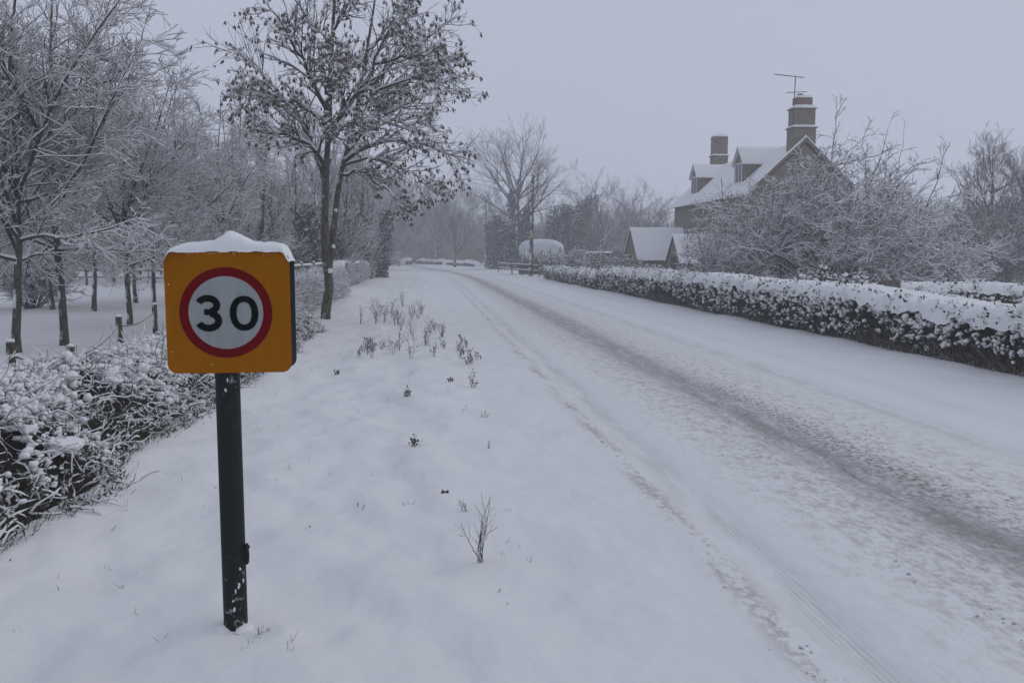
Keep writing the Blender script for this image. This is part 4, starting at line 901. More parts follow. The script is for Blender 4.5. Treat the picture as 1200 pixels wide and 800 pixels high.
    g = Geo(); g.box((-.42, yc - .34, 10.2), (.48, yc + .34, 10.78)); g.build('chimney_course', M_CLAY, c1, False); cap(c1, .03, yc, .98, .76, 10.78, .14)
    for dx in (-.14,):
        a = np.linspace(0, 1, 6); P = np.zeros((1, 6, 3)); P[0, :, 0] = dx + .02; P[0, :, 1] = yc; P[0, :, 2] = 10.75 + a * .26; g = Geo(); g.add(*tubes(P, np.array([[.17, .165, .16, .16, .17, .15]]), 14)); g.build('chimney_pot', M_CLAY, c1)
    c2 = stack(-.02, Lh - 1.4, 1.06, .9, 0, [(7.5, 9.0, 1.0), (9.0, 9.07, 1.12), (9.07, 10.45, .95)], 'shorter far chimney with a snow cap')
    cap(c2, -.02, Lh - 1.4, 1.34, 1.1, 9.07, .13); cap(c2, -.02, Lh - 1.4, 1.12, .92, 10.45, .18)
    # television aerial on the near chimney
    g = Geo(); mx, my = -.60, yc - .25
    def rod(a, b, r): P = np.array([[a, b]], float); g.add(*tubes(P, np.full((1, 2), r), 6))
    rod((mx, my, 8.95), (mx + .05, my, 11.95), .028); rod((mx - 1.25, my - .1, 12.02), (mx + .62, my + .1, 11.90), .022); rod((mx - .42, my, 11.02), (mx + .75, my, 11.1), .02)
    for k in range(9): xk = mx - 1.2 + k * .22; rod((xk, my - .2, 12.015 - k * .014), (xk, my + .2, 12.015 - k * .014), .009)
    for k in range(4): xk = mx - .4 + k * .36; rod((xk, my - .25, 11.03 + k * .02), (xk, my + .25, 11.03 + k * .02), .009)
    g.build('television_aerial', M_METAL, c1)
house()
def outbuilding(px_gable, Y, apex_py, eave_z, half, length, label, rm=M_STONE_GREY):
    A = at_y(px_gable, apex_py, Y); X0, RZ = A[0], A[2]; o = thing('outbuilding', label, 'outbuilding', (X0, Y, 0)); g = Geo(); zb = -.3
    g.add([(0,-half,zb),(0,half,zb),(0,half,eave_z),(0,0,RZ),(0,-half,eave_z)], [(0,4,3,2,1)]); g.add([(length,-half,zb),(length,half,zb),(length,half,eave_z),(length,0,RZ),(length,-half,eave_z)], [(0,1,2,3,4)])
    g.add([(0,-half,zb),(length,-half,zb),(length,-half,eave_z),(0,-half,eave_z)], [(0,1,2,3)]); g.add([(0,half,zb),(length,half,zb),(length,half,eave_z),(0,half,eave_z)], [(0,3,2,1)]); g.build('wall', rm, o, False)
    sl = (RZ - eave_z) / half; q = np.linspace(-1, 1, 31); xx = np.linspace(-.10, length + .12, 24); X_, Q_ = np.meshgrid(xx, q, indexing='ij')
    g = Geo(); zr = RZ + .03 - np.abs(Q_) * sl * (half + .22); g.add(*sheet(X_, Q_ * (half + .22), zr)); rf = g.build('roof', M_DARK, o)
    Zs = zr + .02 + .12 * (1 - np.abs(Q_) ** 10) + .02 * fbm(X_ * 1.5, Q_ * 4, 3); g = Geo(); g.add(*sheet(X_, Q_ * (half + .23), Zs)); gp = np.linspace(-1, 1, 31)
    for xe in (-.10, length + .12):
        za = RZ + .03 - np.abs(gp) * sl * (half + .22); zc = Zs[0 if xe < 0 else -1]; g.add(np.concatenate([np.stack([gp * 0 + xe, gp * (half + .22), za + .01], -1), np.stack([gp * 0 + xe, gp * (half + .23), zc], -1)]), np.stack([np.arange(30), np.arange(1, 31), np.arange(32, 62), np.arange(31, 61)], -1))
    g.build('roof_snow', M_SNOW, rf)
    g = Geo(); g.box((-.03, -.45, zb), (-.004, .45, min(1.7, eave_z + .2))); g.build('door', M_DARK, o, False)
outbuilding(740, 60, 269, 1.55, 2.0, 3.6, 'small gabled stone outbuilding with a smooth white roof beyond the hedge')
outbuilding(790, 50, 277, 1.45, 1.35, 3.6, 'smaller gabled outbuilding just left of the big bush')
def flat_shed():
    X = at_y(697, HZ, 76)[0]; o = thing('garden_shed', 'low dark flat roofed shed behind the roadside hedge', 'shed', (X, 76, 0)); g = Geo(); g.box((-.4, 0, -.2), (1.5, 2.2, 1.86)); g.build('wall', M_DARK, o, False); g = Geo(); g.box((-.6, -.2, 1.865), (1.65, 2.4, 1.93)); rf = g.build('roof', M_DARK, o, False)
    q = np.linspace(-1, 1, 17); A, B = np.meshgrid(q, q, indexing='ij'); r = np.maximum(abs(A), abs(B)); g = Geo(); g.add(*sheet(.525 + A * 1.13, 1.1 + B * 1.3, 1.933 + .14 * (1 - r ** 6))); g.build('roof_snow', M_SNOW, rf)
    g = Geo(); g.box((.1, -.03, -.2), (.9, -.004, 1.7)); g.build('door', M_FENCEBOARD, o, False)
flat_shed()

# tall rounded hedge block plastered with snow beside the utility pole
t = NT('plastered_twigs'); ob = t.node('ShaderNodeSeparateXYZ'); t.t.links.new(t.coord('Object'), ob.inputs[0]); n = t.noise(t.coord('Object', (1, 1, .35)), 5, 5, .7)
M_PLASTER = t.fin(t.mix(t.step(t.math('ADD', n, t.math('MULTIPLY', t.math('SUBTRACT', 2.0, ob.outputs[2]), .15)), .44, .66), (.70, .715, .74), (.13, .105, .085)), .9, t.bump(n, 1.0, .15), .1)
def domed_hedge():
    rng = np.random.default_rng(81); Y0 = 76.0; xa, xb = at_y(609, HZ, Y0)[0], at_y(660, HZ, Y0)[0]; cx = (xa + xb) / 2; hw = (xb - xa) / 2; top = at_y(640, 280, Y0)[2]
    o = thing('domed_hedge', 'tall rounded hedge plastered smooth white with snow behind the utility pole', 'hedge', (cx, Y0, 0)); n = 48; th = np.linspace(0, 2 * pi, n + 1); zz = 1 - np.linspace(1.05, 0, 34) ** 1.6
    TH, Z = np.meshgrid(th, zz, indexing='ij'); pr = np.clip(1 - np.clip(Z, 0, 1) ** 9, 0, 1) ** .38; sq = (np.abs(np.cos(TH)) ** 4 + np.abs(np.sin(TH)) ** 4) ** -.25; nz = 1 + .10 * fbm(TH * 3, Z * 5, 3)
    X_, Y_ = np.cos(TH) * sq * hw * pr * nz, np.sin(TH) * sq * 1.2 * pr * nz; g = Geo(); g.add(*sheet(X_, Y_, Z * top)); g.build('plastered_snow', M_PLASTER, o)
    k = 900; a = rng.uniform(pi, 1.75 * pi, k); hgt = rng.uniform(.3, 1.35, k) * (1.0 - .6 * np.abs(a - 1.3 * pi)); hgt = np.maximum(hgt, .15); st = np.stack([np.cos(a) * hw * 1.02, np.sin(a) * 1.25, np.zeros(k)], -1)
    sqk = (np.abs(np.cos(a)) ** 4 + np.abs(np.sin(a)) ** 4) ** -.25; st[:, 0] *= sqk; st[:, 1] *= sqk
    P, R = grow(rng, st, np.concatenate([rng.normal(0, .08, (k, 2)), np.ones((k, 1))], 1), hgt, np.full(k, .03), np.full(k, .012), 4, .05, 0); g = Geo(); g.add(*tubes(P, R, 3)); g.build('brown_stems', M_TWIG_BROWN, o, True, 'stuff')
domed_hedge()

# shrubs in the gardens
def shrub(px, Y, h, w, label, seed, twig=M_TWIG, leaf=None, snow=1.0, n=34, name='garden_shrub'):
    rng = np.random.default_rng(seed); X = at_y(px, HZ, Y)[0]; gt, gs, gl = Geo(), Geo(), Geo(); az = rng.random(n) * 2 * pi; el = np.radians(rng.uniform(35, 88, n)); d = np.stack([np.cos(az) * np.cos(el) * w / h, np.sin(az) * np.cos(el) * w / h, np.sin(el)], -1); st = d * [.12, .12, 0] - [0, 0, .1]; L0 = h * rng.uniform(.7, 1.05, n)
    P, R = grow(rng, st, d, L0, np.full(n, .022), np.full(n, .006), 7, .1, .02); wood(gt, gs, P, R, 4, rng, .8, .010); p, dd, l, r, _ = spawn(rng, P, R, L0, 12, .2, 1, .4, 1., .25, .45, .3, .6, .008, .1); P1, R1 = grow(rng, p, dd, l, r, np.full(len(l), .005), 4, .15, .02); wood(gt, gs, P1, R1, 3, rng, .8, .012)
    p, dd, l, r, _ = spawn(rng, P1, R1, l, 3, .2, 1, .4, 1., .4, .7, .3, .6, .006, .1); P2, R2 = grow(rng, p, dd, l, r, np.full(len(l), .004), 2, .15, .02); wood(gt, gs, P2, R2, 3, rng, .8, .010)
    tips = np.concatenate([P1[:, -1], P2[::2, -1]]); tips = tips[tips[:, 2] > .1]
    if leaf:
        for j in range(2): gl.add(*leaves(rng, tips + rng.normal(0, .05, tips.shape), rng.normal(size=tips.shape), rng.uniform(.08, .16, len(tips)), .035))
    if snow: q = tips[rng.random(len(tips)) < snow]; gs.add(*blobs(rng, q, np.stack([rng.uniform(.03, .09, len(q))] * 2 + [rng.uniform(.02, .06, len(q))], -1), ICO0, .2))
    o = thing(name, label, 'shrub', (X, Y, gz1(X, Y))); gt.build('stems', twig, o)
    gs.build('snow_load', M_SNOWFINE, o)
    if leaf: gl.build('leaves', leaf, o, True, 'stuff')
shrub(678, 70, 2.1, 2.0, 'white laden evergreen shrub right of the domed hedge', 1, M_TWIG, M_LEAF, .9, 40)
shrub(702, 66, 1.8, 1.6, 'pinkish brown twiggy shrub in front of the flat roofed shed', 2, M_TWIG_BROWN, M_DEADLEAF, .25, 40)
shrub(738, 53, 1.5, 1.0, 'pinkish brown shrub in front of the white roofed outbuilding', 3, M_TWIG_BROWN, M_DEADLEAF, .2, 36)
shrub(764, 46, 1.15, 1.0, 'rounded snow topped shrub just behind the roadside hedge', 4, M_TWIG, M_LEAF, .8, 36)
shrub(822, 42, .9, 1.0, 'brown frosted shrub left of the big bush', 5, M_TWIG_BROWN, None, .3, 40)
shrub(858, 39, 1.3, 1.2, 'frosted twiggy shrub under the left side of the big bush', 6, M_TWIG_BROWN, None, .4, 40)
shrub(968, 21.5, 1.25, .7, 'small white topped bush poking above the roadside hedge', 7, M_TWIG, M_LEAF, .9, 30)
shrub(1120, 38, 1.9, 2.6, 'pinkish snowy shrub above the garden hedge at right', 8, M_TWIG_BROWN, None, .5, 40)
shrub(643, 64.5, 1.5, .8, 'dark bushy plant with white clots at the end of the lower hedge', 9, M_TWIG, M_LEAF, .5, 30)
shrub(1085, 31, 2.4, 2.6, 'frosted shrub merging with the right foot of the big bush', 10, M_TWIG, None, .5, 44)
shrub(36, 31, 2.2, 1.8, 'low frosted bush beside a dark trunk at far left', 11, M_TWIG, None, .3, 36)

# brown panel fence glimpsed behind the bush: each board a part
def board_fence():
    a, b = at_y(968, HZ, 22.8), at_y(1062, HZ, 22.6); o = thing('board_fence', 'brown wooden board fence under the big bush behind the hedge', 'fence', (a[0], a[1], gz1(a[0], a[1]))); L = b[0] - a[0]; n = 15; me = Geo().box((0, 0, -.15), (L / n - .012, .022, 1.02)).mesh('board', M_FENCEBOARD, False); rng = np.random.default_rng(2)
    for k in range(n): c = bpy.data.objects.new('board', me); COL.objects.link(c); c.parent = o; c.location = (k * L / n, rng.uniform(-.004, .004), rng.uniform(-.02, .03))
    Geo().box((-.02, .03, .25), (L + .02, .07, .33)).box((-.02, .03, .75), (L + .02, .07, .83)).build('rail', M_FENCEBOARD, o, False)
board_fence()

# ------------------------------------------------------------------ utility poles
def utility_pole(px, Y, py_top, label, plate=False):
    p = at_y(px, HZ, Y); zt = at_y(px, py_top, Y)[2]; z0 = gz1(p[0], Y); o = thing('utility_pole', label, 'utility pole', (p[0], Y, z0)); P = np.zeros((1, 6, 3)); P[0, :, 2] = np.linspace(-.4, zt - z0, 6); P[0, :, 0] = np.linspace(0, .12 if plate else .02, 6); g = Geo(); g.add(*tubes(P, np.linspace(.17, .12, 6)[None], 12)); g.add(*blobs(np.random.default_rng(1), P[0, -1:] + [0, 0, .02], np.array([[.12, .12, .08]]), ICO2, .03)); g.build('pole', M_POST_WOOD, o)
    g = Geo(); t_ = zt - z0
    for dz in (.25, .5): g.box((-.05 + P[0, -1, 0], -.19, t_ - dz - .06), (.05 + P[0, -1, 0], -.11, t_ - dz + .02))
    g.build('insulator', M_METAL, o, False)
    if plate: z = at_y(px, 276, Y)[2] - z0; x_ = .12 * z / t_; Geo().box((x_ - .08, -.20, z - .14), (x_ + .08, -.17, z + .14)).build('warning_plate', M_YELLOW, o, False)
utility_pole(622, 67, 206, 'near wooden utility pole with a small yellow plate', True)
utility_pole(569, 115, 233, 'far wooden utility pole left of the ivy tree')

# low rail fence on the right verge beyond the hedge; each post and rail a part
def rail_fence(pts, label, h, rails, name='rail_fence', mat=M_RAIL, pw=.055, snow=True, bow=0.0):
    pts = [np.array(p, float) for p in pts]; z0 = gz1(*pts[0]); o = thing(name, label, 'fence', (pts[0][0], pts[0][1], 0)); me = Geo().box((-pw, -pw, -.3), (pw, pw, h)).mesh('post', mat, False); cap = Geo(); cap.add(*blobs(np.random.default_rng(4), np.array([[0, 0, h + .01]]), np.array([[pw * 1.25, pw * 1.25, .05]]), ICO1, .08)); mc = cap.mesh('post_snow', M_SNOW)
    for i, p in enumerate(pts):
        c = bpy.data.objects.new('post', me); COL.objects.link(c); c.parent = o; c.location = (p[0] - pts[0][0], p[1] - pts[0][1], gz1(*p)); c.rotation_euler = (0.02 * sin(i * 3.1), 0.03 * cos(i * 2.3), 0)
        if snow: s = bpy.data.objects.new('post_snow', mc); COL.objects.link(s); s.parent = c
    for p, q in zip(pts[:-1], pts[1:]):
        for rh in rails:
            A = np.array([p[0] - pts[0][0], p[1] - pts[0][1], gz1(*p) + rh]); B = np.array([q[0] - pts[0][0], q[1] - pts[0][1], gz1(*q) + rh]); s = np.linspace(0, 1, 6)[:, None]; P = (A + (B - A) * s)[None]; P[0, :, 2] -= bow * np.sin(s[:, 0] * pi); g = Geo(); r = g.add(*tubes(P, np.full((1, 6), .05), 6)).build('rail', mat, o)
            if snow: g = Geo(); Q = P.copy(); Q[..., 2] += .065; g.add(*tubes(Q, np.full((1, 6), .05) * np.array([[.3, 1, .9, 1.1, 1, .3]]), 6)); g.build('rail_snow', M_SNOW, r)
def xz(px, Y): return (at_y(px, HZ, Y)[0], Y)
rail_fence([xz(584, 86), xz(600, 76), xz(612, 71), xz(632, 66)], 'snowy low rail fence either side of the near utility pole', .95, (.42, .85))
rail_fence([xz(328, 33), xz(341, 35), xz(353, 37), xz(366, 39), xz(379, 41.5)], 'weathered rail fence behind the clipped hedge beside the sign', 1.35, (.55, 1.2))
rail_fence([xz(200, 48), xz(150, 50), xz(100, 52), xz(50, 54), xz(0, 56)], 'distant rail fence across the back of the snowy field', 1.05, (.5, .9))
# fence posts and wire along the bramble bank, left
def wire_fence():
    pts = [(5, 8.4, .98), (77, 8.9, .88), (135, 11.4, 1.0), (178, 14.2, 1.0)]; w = []; X0, Y0 = at_y(5, HZ, 8.4)[0], 8.4; o = thing('wire_fence', 'old wooden posts and sagging wire along the bramble bank', 'fence', (X0, Y0, 0)); rng = np.random.default_rng(6)
    for px, Y, h in pts:
        x = at_y(px, HZ, Y)[0]; z0 = gz1(x, Y); P = np.zeros((1, 5, 3)); P[0, :, 2] = np.linspace(-.2, h - z0, 5); P[0, :, 0] = rng.normal(0, .008, 5); g = Geo(); g.add(*tubes(P, np.array([[.045, .044, .042, .041, .038]]), 10)); g.add(*blobs(rng, P[0, -1:] - [0, 0, .012], np.array([[.038, .038, .018]]), ICO2, .03)); c = g.build('post', M_POST_WOOD, o); c.location = (x - X0, Y - Y0, z0)
        Geo().add(*blobs(rng, P[0, -1:] + [0, 0, .012], np.array([[.036, .036, .018]]), ICO2, .06)).build('post_snow', M_SNOW, c); w.append((x - X0, Y - Y0, h - .12))
    for i, (A, B) in enumerate(zip(w[:-1], w[1:])):
        for dz in (0, -.35):
            s = np.linspace(0, 1, 12)[:, None]; P = (np.array(A) + (np.array(B) - np.array(A)) * s)[None]; P[0, :, 2] += dz - .07 * np.sin(s[:, 0] * pi); g = Geo(); g.add(*tubes(P, np.full((1, 12), .006), 5)); Q = P.copy(); Q[..., 2] += .007; g.add(*tubes(Q, np.full((1, 12), .006), 5)); g.build('wire', M_RAIL, o)
wire_fence()

# ------------------------------------------------------------------ bramble bank (left foreground)
def bramble_bank():
    rng = np.random.default_rng(90); ya, yb = 3.2, 19.5; o = thing('bramble_bank', 'tangled bramble bank bent down under snow left of the sign', 'bramble', (-3.1, 8, 0))
    def front(y): return -2.36 - .16 * sstep(5.9, 4.6, y) + .24 * np.exp(-((y - 6.3) / .6) ** 2) + .20 * fbm(y * .45 + 2, y * 0, 2) + .07 * fbm(y * 2.3, y * 0 + 5, 2)
    def crest(y): return .60 + .10 * fbm(y * .5 + 8, y * 0, 2)
    def surf(y, s):     # s 0 (road side foot) .. 1 (field side foot)
        x = front(y) - s * 1.95; z = crest(y) * np.where(s < .5, sstep(-.12, .5, s) ** .8, sstep(1.12, .5, s)); z = z + .12 * fbm(x * 1.9, y * 1.7, 3) + .06 * fbm(x * 5, y * 5, 2)
        return np.stack([x + 3.1, y - 8, gz(x, y) + np.maximum(z, .0)], -1)
    Yg, Sg = np.meshgrid(np.linspace(ya, yb, 170), np.linspace(-.02, 1.04, 40), indexing='ij'); p = surf(Yg, np.clip(Sg, 0, 1)); e = np.minimum(Yg - ya, yb - Yg)
    p[..., 2] = p[..., 2] - .13 - .16 * sstep(.2, .0, Sg) - .5 * (Sg < 0) - .5 * (Sg > 1) - .6 * sstep(.5, 0, e); g = Geo(); g.add(*sheet(p[..., 0], p[..., 1], p[..., 2])); g.build('bank_core', M_LITTER, o)
    gb, gs = Geo(), Geo()
    # arching stems
    n = 4300; y = ya + (yb - ya) * rng.random(n) ** 1.25; s = rng.random(n) ** .9; st = surf(y, s) - [0, 0, .12]; az = rng.random(n) * 2 * pi; el = np.radians(rng.uniform(5, 75, n)); d = np.stack([np.cos(az) * np.cos(el) + .1, np.sin(az) * np.cos(el), np.sin(el)], -1)
    P, R = grow(rng, st, d, rng.uniform(.10, .42, n), rng.uniform(.002, .006, n), np.full(n, .0018), 6, .32, -.10)
    fx = front(np.clip(P[..., 1] + 8, ya, yb)) + 3.1 + .10; P[..., 0] = np.where(P[..., 0] > fx, fx + (P[..., 0] - fx) * .25, P[..., 0])
    lim = gz(P[..., 0] - 3.1, P[..., 1] + 8) + .02; P[..., 2] = np.maximum(P[..., 2], lim); wood(gb, gs, P, R, 3, rng, 1.0, .005, gap=.8)
    p, dd, l, r, _ = spawn(rng, P, R, np.full(n, .35), 1, .2, 1, .5, 1.1, .4, .8, .3, .6, .002, .2); P2, R2 = grow(rng, p, dd, l, r, np.full(len(l), .0015), 4, .18, -.03); wood(gb, gs, P2, R2, 3, rng, 1.0, .0035, gap=1.)
    gb.build('stems', M_STEM, o)
    # some thicker leaning canes
    m = 26; y = ya + (yb - ya) * rng.random(m); st = surf(y, rng.random(m) * .8 + .1) - [0, 0, .1]; az = rng.random(m) * 2 * pi; P, R = grow(rng, st, np.stack([np.cos(az), np.sin(az), rng.uniform(.2, 1.1, m)], -1), rng.uniform(.3, .6, m), np.full(m, .006), np.full(m, .003), 7, .13, -.05); g = Geo(); wood(g, gs, P, R, 5, rng, .8, .005, gap=.8); g.build('canes', M_STEM, o, True, 'stuff')
    gs.build('stem_snow', M_SNOWFINE, o)
    # lumps of snow caught on the tangle
    n = 19000; y = ya + (yb - ya) * rng.random(n) ** 1.35; s = .02 + .96 * rng.random(n); cov = fbm(y * 3.6 + 30, s * 8.0, 3); k = cov > .09 - .24 * sstep(.12, .4, s); y, s = y[k], s[k]; n = len(y); p = surf(y, s); sz = rng.uniform(.007, .021, n) + .028 * rng.random(n) ** 6; sz *= .5 + .6 * sstep(.0, .3, s)
    p[:, 2] += rng.uniform(-.09, .06, n); g = Geo()
    szv = np.stack([sz * rng.uniform(.8, 1.8, n), sz * rng.uniform(.7, 1.3, n), sz * rng.uniform(.65, 1.05, n)], -1); nr = (y < 7.) & (sz > .022); g.add(*blobs(rng, p[nr], szv[nr], ICO1, .22)); g.add(*blobs(rng, p[~nr], szv[~nr] * 1.15, ICO0, .2)); g.build('snow_lumps', M_SNOW, o, True, 'stuff')
    # bigger pillows
    n = 60; y = ya + (yb - ya) * rng.random(n); s = rng.uniform(.15, .9, n); p = surf(y, s) + [0, 0, -.035]; sz = rng.uniform(.05, .12, n); g = Geo(); g.add(*blobs(rng, p, np.stack([sz * 1.2, sz * 1.1, sz * .42], -1), ICO2, .09)); g.build('snow_pillows', M_SNOW, o, True, 'stuff')
    # dark leaves and grass under the edge
    gl = Geo(); n = 8000; y = ya + (yb - ya) * rng.random(n) ** 1.5; s = np.where(rng.random(n) < .6, rng.random(n) * .2, rng.random(n)); p = surf(y, s); p[:, 2] -= rng.uniform(.0, .12, n); p[:, 2] = np.maximum(p[:, 2], gz(p[:, 0] - 3.1, p[:, 1] + 8) + .01); gl.add(*leaves(rng, p, rng.normal(size=(n, 3)) + [.3, 0, .2], rng.uniform(.025, .055, n), rng.uniform(.005, .012, n)))
    n = 2200; y = ya + (yb - ya) * rng.random(n); x = front(y) + rng.normal(-.06, .05, n); p = np.stack([x + 3.1, y - 8, gz(x, y) - .01], -1); gl.add(*leaves(rng, p, np.stack([rng.normal(.4, .5, n), rng.normal(0, .5, n), np.full(n, .8)], -1), rng.uniform(.03, .09, n), .004)); gl.build('undergrowth', M_GRASSDARK, o, True, 'stuff')
    # long edge of lumps where the snow has slid to the foot
bramble_bank()

# ------------------------------------------------------------------ twiggy clipped hedges, left beyond the sign
def twig_hedge(xa, xb, ya, yb, H, label, seed, n, name='twiggy_hedge', mat=M_TWIG):
    rng = np.random.default_rng(seed); cx, cyy = (xa + xb) / 2, (ya + yb) / 2; o = thing(name, label, 'hedge', (cx, cyy, 0)); L, Wd = yb - ya, xb - xa
    A, S = np.meshgrid(np.linspace(0, L, int(L / .25) + 6), np.linspace(0, 1, 24), indexing='ij'); th = S * pi; e = np.minimum(A, L - A); fe = np.sqrt(sstep(-.05, .5, e)); hh = H * (1 + .08 * fbm(A * .5 + seed, A * 0, 2))
    B = -np.sign(np.cos(th)) * np.abs(np.cos(th)) ** .6 * (Wd / 2 - .2) * (.6 + .4 * fe); Z = np.sin(th) ** .5 * (hh - .2) * fe; Bx = cx + B + .06 * fbm(A * 2, Z * 3, 2); Yv = ya + A; g = Geo(); t = NT
    g.add(*sheet(Bx - cx, Yv - cyy, Z + gz(Bx, Yv) - .05)); g.build('core', M_CORE_TWIG, o)
    a = rng.random(n) * L; sth = rng.random(n) * pi; e = np.sqrt(sstep(-.05, .5, np.minimum(a, L - a))); h = H * (1 + .08 * fbm(a * .5 + seed, a * 0, 2)); b = -np.sign(np.cos(sth)) * np.abs(np.cos(sth)) ** .6 * (Wd / 2 - .14) * (.6 + .4 * e); z = np.sin(sth) ** .5 * (h - .16) * e * rng.uniform(.85, 1, n)
    x = cx + b; y = ya + a; p = np.stack([b, y - cyy, z + gz(x, y)], -1); d = np.stack([b / Wd * 1.6, np.where(a < .4, -.8, np.where(a > L - .4, .8, 0)), z / H * .7 + .1], -1) + rng.normal(0, .45, (n, 3))
    P, R = grow(rng, p - nrm(d) * .06, d, rng.uniform(.15, .42, n), np.full(n, .006), np.full(n, .003), 3, .3, .0); gb, gs = Geo(), Geo(); wood(gb, gs, P, R, 3, rng, .9, .010, gap=.2); gb.build('twigs', mat, o, True, 'stuff'); gs.build('twig_snow', M_SNOWFINE, o, True, 'stuff')
    S2 = np.linspace(0, 1, 13)[None]; A2 = np.repeat(np.linspace(0, L, int(L / .12) + 6)[:, None], 13, 1); th = S2 * pi; Bt = -np.cos(th) * Wd * .32 * (1 + .3 * fbm(A2 * 2, S2 * 2 + A2 * 0, 2)); hh = H * (1 + .08 * fbm(A2 * .5 + seed, A2 * 0, 2)); fe = np.sqrt(sstep(-.05, .5, np.minimum(A2, L - A2))); Zt = (hh - .20) * fe + np.sin(th) ** .6 * (.10 + .13 * fbm(A2 * 3, S2 * 3 + A2 * 0, 2)); X_ = cx + Bt; Y_ = ya + A2; g = Geo(); g.add(*sheet(Bt, Y_ - cyy, Zt + gz(X_, Y_))); g.build('snow_top', M_SNOW, o)
t = NT('frosted_twig_mass'); n = t.noise(t.coord('Object'), 26, 4, 0.7); M_CORE_TWIG = t.fin(t.mix(t.step(n, .4, .6), (.04, .037, .034), (.40, .41, .43)), .9, t.bump(n, .8, .05), .1)
twig_hedge(-4.4, -3.15, 20.0, 35.5, 1.12, 'twiggy clipped hedge frosted white behind the ash trunk', 101, 9000)
twig_hedge(-5.0, -3.7, 42, 64, 1.35, 'farther frosted hedge running towards the ivy covered trunks', 102, 5000)
leafy_hedge(-4.9, -3.9, 66, 82, 1.0, 'dark snow topped hedge at the far end of the left verge', 103, 18, sizek=2.4)
# low snow-capped hedges and wall at the bend
def far_wall(p0, p1, h, w, label, seed):
    (xa, ya), (xb, yb) = p0, p1; L = math.hypot(xb - xa, yb - ya); an = math.atan2(yb - ya, xb - xa); o = thing('low_hedge', label, 'hedge', (xa, ya, 0), rz=an); A, S = np.meshgrid(np.linspace(0, L, int(L / .4) + 4), np.linspace(0, 1, 14), indexing='ij'); th = S * pi; hh = h * (1 + .2 * fbm(A * .5 + seed, A * 0, 2)); e = sstep(-.05, .4, np.minimum(A, L - A)); g = Geo(); g.add(*sheet(A, -np.sign(np.cos(th)) * abs(np.cos(th)) ** .4 * w / 2, np.sin(th) ** .4 * hh * e - .05)); g.build('core', M_HEDGECORE, o)
    A2, S2 = np.meshgrid(np.linspace(0, L, int(L / .3) + 4), np.linspace(0, 1, 11), indexing='ij'); th = S2 * pi; hh = h * (1 + .2 * fbm(A2 * .5 + seed, A2 * 0, 2)); e = sstep(-.05, .4, np.minimum(A2, L - A2)); g = Geo(); g.add(*sheet(A2, -np.cos(th) * (w / 2 + .05), (hh - .32 + np.sin(th) ** .5 * (.5 + .12 * fbm(A2, S2 * 2, 2))) * e)); g.build('snow_top', M_SNOW, o)
far_wall(xz(560, 124), xz(525, 142), .75, .8, 'low snow capped hedge on the bend, right stretch', 1); far_wall(xz(522, 143), xz(489, 166), .8, .8, 'low snow capped hedge on the bend, left stretch', 2); far_wall(xz(480, 158), xz(471, 148), 1.0, 1.0, 'short dark hedge right of the parked van', 3)
def beech_hedge():
    xa, xb, Y = at_y(520, HZ, 150)[0], at_y(562, HZ, 150)[0], 150; o = thing('beech_hedge', 'tall buff coloured hedge beyond the bend', 'hedge', (xa, Y, 0)); A, S = np.meshgrid(np.linspace(0, xb - xa, 40), np.linspace(0, 1, 16), indexing='ij'); th = S * pi; g = Geo(); g.add(*sheet(A, -np.cos(th) * .8, np.sin(th) ** .35 * (3.2 + .3 * fbm(A, A * 0, 2)) + .1 * fbm(A * 3, S * 6, 2))); g.build('foliage', M_BEECH, o)
M_BEECH = mat_plain('beech_leaves', (.10, .08, .055), (.24, .19, .14), 5, .9, .8)
beech_hedge()

